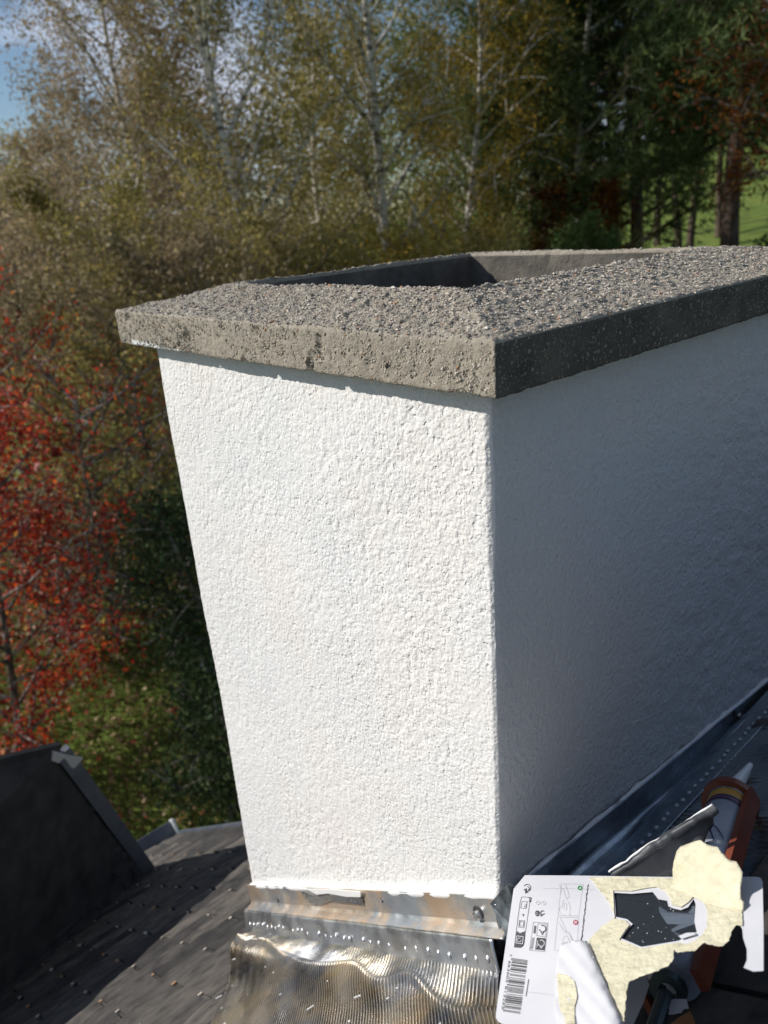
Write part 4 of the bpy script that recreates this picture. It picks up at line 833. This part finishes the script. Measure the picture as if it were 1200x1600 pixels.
def skeleton(rng, H, r, limb0, nl, reach, rise, lean=0.04, subs=5, crown_shape='oval', droop=0.0):
    n = 12; t = np.linspace(0, 1, n); dx, dy = rng.normal(0, lean, 2); ph = rng.uniform(0, 6.28, 2)
    tr = np.stack([H * (dx * t + 0.018 * np.sin(t * 7 + ph[0])), H * (dy * t + 0.018 * np.sin(t * 6 + ph[1])), H * t], 1); polys = [(tr, r * (1 - 0.9 * t) + 0.006)]
    anchors = []
    for i in range(nl):
        q = limb0 + (0.97 - limb0) * (i + rng.uniform(0, 0.9)) / nl; p = np.array([np.interp(q, t, tr[:, k]) for k in range(3)]); az = i * 2.4 + rng.uniform(-.5, .5)
        prof = {'oval': math.sin(math.pi * min(1, (q - limb0) / (1 - limb0) * 0.85 + 0.15)) ** 0.6, 'cone': 1.05 - (q - limb0) / (1 - limb0), 'top': 0.35 + 0.9 * q}[crown_shape]
        ln = reach * (0.35 + 0.75 * prof) * rng.uniform(0.75, 1.2); el = rise + rng.uniform(-.2, .2); d = np.array([math.cos(az) * math.cos(el), math.sin(az) * math.cos(el), math.sin(el)])
        m = 7; s = np.linspace(0, 1, m); P = p + d * (ln * s)[:, None]; P[:, 2] += ln * (0.16 - droop) * s ** 2; P += rng.normal(0, 0.02 * ln, (m, 3)) * s[:, None]
        rr = max(0.014, r * 0.55 * (1.1 - q)); polys.append((P, rr * (1 - 0.85 * s) + 0.004)); 
        for k in np.linspace(0.3, 1.0, 8): anchors.append((np.array([np.interp(k, s, P[:, j]) for j in range(3)]), ln * 0.10))
        for _ in range(subs):
            k = rng.uniform(0.3, 0.95); b = np.array([np.interp(k, s, P[:, j]) for j in range(3)]); d2 = unit(d + rng.normal(0, 0.65, 3) + np.array([0, 0, 0.1 - droop])); l2 = ln * rng.uniform(0.25, 0.5)
            s2 = np.linspace(0, 1, 4); P2 = b + d2 * (l2 * s2)[:, None]; P2[:, 2] -= droop * l2 * s2 ** 2; polys.append((P2, rr * 0.35 * (1 - 0.8 * s2) + 0.003))
            for kk in (0.35, 0.6, 0.8, 1.0): anchors.append((b + d2 * l2 * kk - np.array([0, 0, droop * l2 * kk * kk]), l2 * 0.22))
    return polys, anchors
def leaf_cloud(rng, anchors, n, spread=1.0, minr=0.08):
    A = np.array([a for a, _ in anchors]); R = np.array([max(minr, q) for _, q in anchors]); w = rng.gamma(1.1, 1.0, len(A)); w /= w.sum(); k = rng.choice(len(A), n, p=w)
    return A[k] + rng.normal(size=(n, 3)) * (R[k] * spread)[:, None], k
LF = 1.5
def azd(az, d):
    a = math.radians(az); x, y = CAM[0] * S + d * math.sin(a), CAM[1] * S + d * math.cos(a); return x, y
def tree(name, label, cat, az, dist, H, r, bark, leafm, nleaf, lsize, seed, limb0=0.15, nl=26, reach=1.7, rise=0.75, subs=5, shape='oval', droop=0.05, group=None, spread=1.0, lean=0.04, zoff=0.0):
    rng = np.random.default_rng(seed); x, y = azd(az, dist); z = float(ground_z(np.array(x), np.array(y))) - 0.05 + zoff
    root = thing(name, (x, y, z), label, cat, group)
    polys, an = skeleton(rng, H, r, limb0, nl, reach, rise, lean, subs, shape, droop)
    V, F = build_tubes(polys, 6); link('trunk', mesh_data('trunk', V, F, [M[bark]], True), root, True)
    far_ = dist > 11; nleaf = int(nleaf * LF * (1.9 if far_ else 1.0)); c, k = leaf_cloud(rng, an, nleaf, spread * 1.2); V, F = leaves(rng, c, lsize * (1.05 if far_ else 1.15), tri=far_); cl = rng.random(len(an)); tint = np.clip(0.55 * cl[k] + 0.55 * rng.random(nleaf) - 0.05, 0, 1)
    link('crown', mesh_data('crown', V, F, [M[leafm]], False, None, tint), root, True); return root
def pine(label, az, dist, H, r, seed, limb0, nl, reach, n_tuft, group='pines at the right', lean=0.02, name='pine_tree'):
    rng = np.random.default_rng(seed); x, y = azd(az, dist); z = float(ground_z(np.array(x), np.array(y))) - 0.05
    root = thing(name, (x, y, z), label, 'pine tree', group); polys, an = skeleton(rng, H, r, limb0, nl, reach, 0.12, lean, 6, 'cone', -0.08)
    V, F = build_tubes(polys, 6); link('trunk', mesh_data('trunk', V, F, [M['pine_bark']], True), root, True)
    n_tuft = int(n_tuft * 1.7); c, k = leaf_cloud(rng, an, n_tuft, 1.25, 0.16); nb = 11; c2 = np.repeat(c, nb, 0); d = rng.normal(size=(len(c2), 3)); d[:, 2] += 0.35; d /= np.linalg.norm(d, axis=1, keepdims=True)
    ln = (0.20 if dist < 35 else 0.32) * np.exp(0.2 * rng.standard_normal(len(c2)))[:, None]; sv = np.cross(d, rng.normal(size=d.shape)); sv /= np.linalg.norm(sv, axis=1, keepdims=True)
    V = np.stack([c2 - sv * 0.014, c2 + sv * 0.014, c2 + d * ln], 1).reshape(-1, 3); F = np.arange(len(V)).reshape(-1, 3); cl = rng.random(len(an))
    tint = np.clip(0.5 * cl[k].repeat(nb) + 0.5 * rng.random(len(c2)), 0, 1); link('crown', mesh_data('crown', V, F, [M['needles']], False, None, tint), root, True); return root
BG = 'birches behind the chimney'
tree('birch_tree', 'tall thin-leaved birch at left against the sky, trunk forking high', 'birch tree', -65.2, 15.5, 10.6, 0.10, 'birch_bark', 'leaf_brown', 15000, 0.062, 11, 0.22, 34, 2.0, 0.8, 6, group=BG)
tree('birch_tree', 'low birch at the far left edge under the open sky', 'birch tree', -71.5, 18.5, 6.4, 0.08, 'birch_bark', 'leaf_brown', 11000, 0.065, 12, 0.12, 28, 1.8, 0.7, 6, group=BG)
tree('birch_tree', 'birch with several pale leaders above the left cap corner', 'birch tree', -56.0, 15.0, 11.5, 0.13, 'birch_bark', 'leaf_olive', 15000, 0.062, 13, 0.12, 34, 2.0, 0.95, 6, group=BG)
tree('birch_tree', 'slim birch leaning left of the multi-leader birch', 'birch tree', -60.6, 17.5, 11.0, 0.09, 'birch_bark', 'leaf_brown', 12000, 0.062, 14, 0.1, 30, 1.9, 0.85, 6, group=BG, lean=0.08)
tree('birch_tree', 'birch with a straight white trunk above the middle of the cap', 'birch tree', -47.2, 16.5, 12.0, 0.13, 'birch_bark', 'leaf_olive', 14000, 0.062, 15, 0.1, 32, 2.0, 0.8, 6, group=BG, lean=0.01)
tree('birch_tree', 'olive-leaved birch between the multi-leader and white-trunked birches', 'birch tree', -51.5, 18.5, 11.0, 0.10, 'birch_bark', 'leaf_olive', 13000, 0.068, 16, 0.06, 32, 2.2, 0.8, 6, group=BG)
tree('birch_tree', 'golden-leaved birch right of the white-trunked birch', 'birch tree', -42.0, 19.0, 10.6, 0.10, 'birch_bark', 'leaf_gold', 9000, 0.072, 17, 0.3, 28, 2.0, 0.7, 6, group=BG, droop=0.2)
tree('broadleaf_tree', 'dark green broadleaf tree behind the golden birch', 'tree', -39.5, 23.0, 11.5, 0.14, 'grey_bark', 'leaf_green', 13000, 0.09, 18, 0.05, 32, 2.6, 0.6, 6)
tree('birch_tree', 'crooked pale trunk leaning among the dark pines', 'birch tree', -33.9, 20.5, 12.0, 0.15, 'birch_bark', 'leaf_olive', 2600, 0.07, 19, 0.25, 14, 1.9, 0.3, 4, group=BG, lean=0.05)
pine('tall dark pine with paired bare trunk left of the crooked pale trunk', -35.9, 21.5, 13.0, 0.22, 31, 0.35, 26, 2.4, 2400)
pine('second bare pine trunk standing close beside the paired one', -36.6, 22.0, 13.5, 0.20, 32, 0.42, 24, 2.2, 2200)
pine('dense green pine over the lawn gap at upper right', -30.8, 21.0, 14.0, 0.20, 33, 0.36, 34, 3.1, 4200)
pine('pine with thick brown trunk at the right edge', -23.9, 17.5, 12.0, 0.24, 34, 0.50, 26, 2.6, 2600)
pine('pine right of the lawn gap, behind the thick brown trunk', -21.8, 25.0, 14.0, 0.22, 35, 0.36, 32, 3.0, 3600)
pine('pine at the dark gap left of the lawn', -31.8, 26.0, 13.0, 0.22, 36, 0.22, 34, 3.0, 3600)
tree('rust_tree', 'rust red leaved tree reaching in from the right edge', 'tree', -19.2, 15.0, 10.0, 0.12, 'grey_bark', 'leaf_rust', 6500, 0.075, 41, 0.45, 24, 1.7, 0.3, 6, droop=0.15)
far = 'far trunks on the lawn slope'
for i, (az, d, lab) in enumerate([(-26.7, 40.0, 'pale slim trunk on the sunlit lawn slope, right of two darker ones'), (-27.9, 44.0, 'dark slim trunk on the lawn slope, left of the pale one'), (-28.9, 48.0, 'leftmost slim trunk at the edge of the lawn gap'), (-25.3, 47.0, 'rightmost dark slim trunk on the upper lawn slope')]):
    pine(lab, az, d, 11.0, 0.20, 50 + i, 0.46, 24, 2.8, 700, far, 0.01, 'slope_tree')
SH = 'shrubs under the trees'
def shrub(label, az, dist, H, leafm, n, size, seed, reach, name='shrub', bark='grey_bark', limb0=0.03, nl=24, rise=0.6, **kw):
    return tree(name, label, 'shrub', az, dist, H, 0.05, bark, leafm, n, size, seed, limb0, nl, reach, rise, 6, 'oval', 0.08, kw.pop('group', SH), **kw)
shrub('rust brown shrub under the crooked pale trunk', -33.6, 20.0, 5.0, 'leaf_rust', 6000, 0.09, 61, 1.4)
shrub('low green shrub at the left foot of the lawn gap', -32.6, 17.0, 4.2, 'leaf_green', 6000, 0.08, 62, 1.0)
shrub('low dark shrub at the right foot of the lawn gap', -21.6, 16.0, 3.9, 'leaf_green', 5000, 0.08, 63, 0.9)
shrub('tall dark shrub between the bare pine trunks and the golden birch', -38.0, 20.0, 5.0, 'leaf_green', 7000, 0.08, 71, 1.7)
shrub('olive shrub under the golden birch', -41.5, 15.5, 3.8, 'leaf_olive', 8000, 0.07, 64, 1.9)
shrub('yellow green shrub right under the white-trunked birch', -46.0, 14.0, 3.9, 'leaf_gold', 7000, 0.062, 65, 1.8)
shrub('olive shrub beneath the multi-leader birch', -54.0, 13.0, 4.2, 'leaf_olive', 10000, 0.06, 66, 2.0)
shrub('brown olive shrub just left of the cap corner', -62.0, 12.0, 4.3, 'leaf_brown', 11000, 0.058, 67, 1.9)
shrub('dull olive shrub filling the gap behind the red maple', -68.0, 13.0, 4.8, 'leaf_olive', 12000, 0.06, 68, 2.1)
shrub('brown shrub at the far left behind the red maple', -75.0, 13.5, 5.0, 'leaf_brown', 11000, 0.06, 69, 2.2)
shrub('green olive shrub below the left cap corner', -66.0, 10.0, 3.3, 'leaf_olive', 9000, 0.045, 70, 1.5)
RM = 'red maples at the left'
tree('red_maple', 'bright red maple at the left edge hanging over the dormer', 'maple', -79.6, 7.0, 3.5, 0.035, 'grey_bark', 'leaf_red', 8500, 0.042, 81, 0.04, 30, 1.05, 0.5, 6, group=RM)
tree('red_maple', 'sparse dark red maple between the bright one and the chimney', 'maple', -71.8, 9.0, 3.3, 0.04, 'grey_bark', 'leaf_red', 1500, 0.044, 82, 0.06, 26, 1.5, 0.5, 6, group=RM)
tree('red_maple', 'tall thin red maple rising behind the bright one', 'maple', -76.0, 9.6, 4.6, 0.04, 'grey_bark', 'leaf_red', 3600, 0.044, 83, 0.08, 28, 1.1, 0.7, 6, group=RM)
shrub('olive green shrub below the sparse red maple', -70.5, 9.8, 2.2, 'leaf_olive', 2600, 0.042, 86, 1.0, limb0=0.02)
shrub('brown leaved shrub between the red maples', -74.5, 9.2, 2.0, 'leaf_brown', 2600, 0.042, 87, 0.9, limb0=0.02)
tree('evergreen_shrub', 'dark evergreen shrub right beside the left chimney edge', 'shrub', -64.2, 6.2, 2.55, 0.05, 'grey_bark', 'leaf_yew', 14000, 0.032, 84, 0.02, 34, 0.68, 0.7, 7)
tree('evergreen_shrub', 'second dark evergreen, lower and behind the chimney foot', 'shrub', -63.0, 5.3, 1.6, 0.05, 'grey_bark', 'leaf_yew', 10000, 0.032, 85, 0.02, 30, 0.6, 0.6, 7)
# far wood behind everything: one mass
rng = np.random.default_rng(9); n = 300000; az = np.radians(rng.uniform(-92, -10, n)); d = rng.uniform(26, 46, n); keep = (az < math.radians(-33)) & (d < 38)
lump = 0.5 + 0.5 * noise(np.stack([np.degrees(az) * 0.33, 0 * az, 0 * az], 1), 1, 3); hmax = (8.0 + 5.0 * lump) * np.clip((np.degrees(az) + 78) / 11, 0.38, 1); hh = hmax * rng.random(n) ** 0.8
x = d * np.sin(az); y = d * np.cos(az); P = np.stack([x, y, ground_z(x, y) + hh], 1); gap = noise(P, 0.8, 5) > -0.25; P = P[keep & gap]
V, F = leaves(rng, P, 0.2, tri=True); wood = link('woodland', mesh_data('woodland', V, F, [M['leaf_olive'], M['leaf_green'], M['leaf_brown']], False, np.where(np.degrees(np.arctan2(P[:, 0], P[:, 1])) < -55 + 6 * noise(P, 0.3, 2), 2, (noise(P, 0.12, 8) > 0.0).astype(int)), np.clip(0.4 + 0.3 * noise(P, 0.7, 4) + 0.3 * rng.random(len(P)) - 0.1, 0, 1)))
tag(wood, 'olive and green autumn wood closing the view behind the nearer trees', 'woodland', kind='stuff')
# lawn near the house: blades and fallen leaves
n = 60000; az = np.radians(rng.uniform(-88, -58, n)); d = np.sqrt(rng.uniform(4.2 ** 2, 13 ** 2, n)); x, y = d * np.sin(az), d * np.cos(az); c = np.stack([x, y, ground_z(x, y)], 1)
hgt = rng.uniform(0.03, 0.09, n); dv = rng.normal(0, 0.35, (n, 3)); dv[:, 2] = 1; sv = rng.normal(size=(n, 3)); sv[:, 2] = 0; sv /= np.linalg.norm(sv, axis=1, keepdims=True)
V = np.stack([c - sv * 0.006, c + sv * 0.006, c + dv * hgt[:, None]], 1).reshape(-1, 3)
gb2 = link('grass', mesh_data('grass', V, np.arange(len(V)).reshape(-1, 3), [M['blade']], False, None, np.clip(0.5 + 0.5 * noise(c, 0.9, 2) * 1.2 + rng.normal(0, .15, n), 0, 1))); tag(gb2, 'short autumn grass on the lawn below the eave', 'grass', kind='stuff')
n = 9000; az = np.radians(rng.uniform(-88, -58, n)); d = np.sqrt(rng.uniform(4.2 ** 2, 14 ** 2, n)); x, y = d * np.sin(az), d * np.cos(az); c = np.stack([x, y, ground_z(x, y) + rng.uniform(0.02, 0.08, n)], 1)
V, F = leaves(rng, c, 0.055, 0.7, 0.0); lv = link('fallen_leaves', mesh_data('fallen_leaves', V, F, [M['litter']], False, None, rng.random(n) ** 1.2)); tag(lv, 'tan and red fallen leaves scattered over the lawn', 'leaves', kind='stuff')
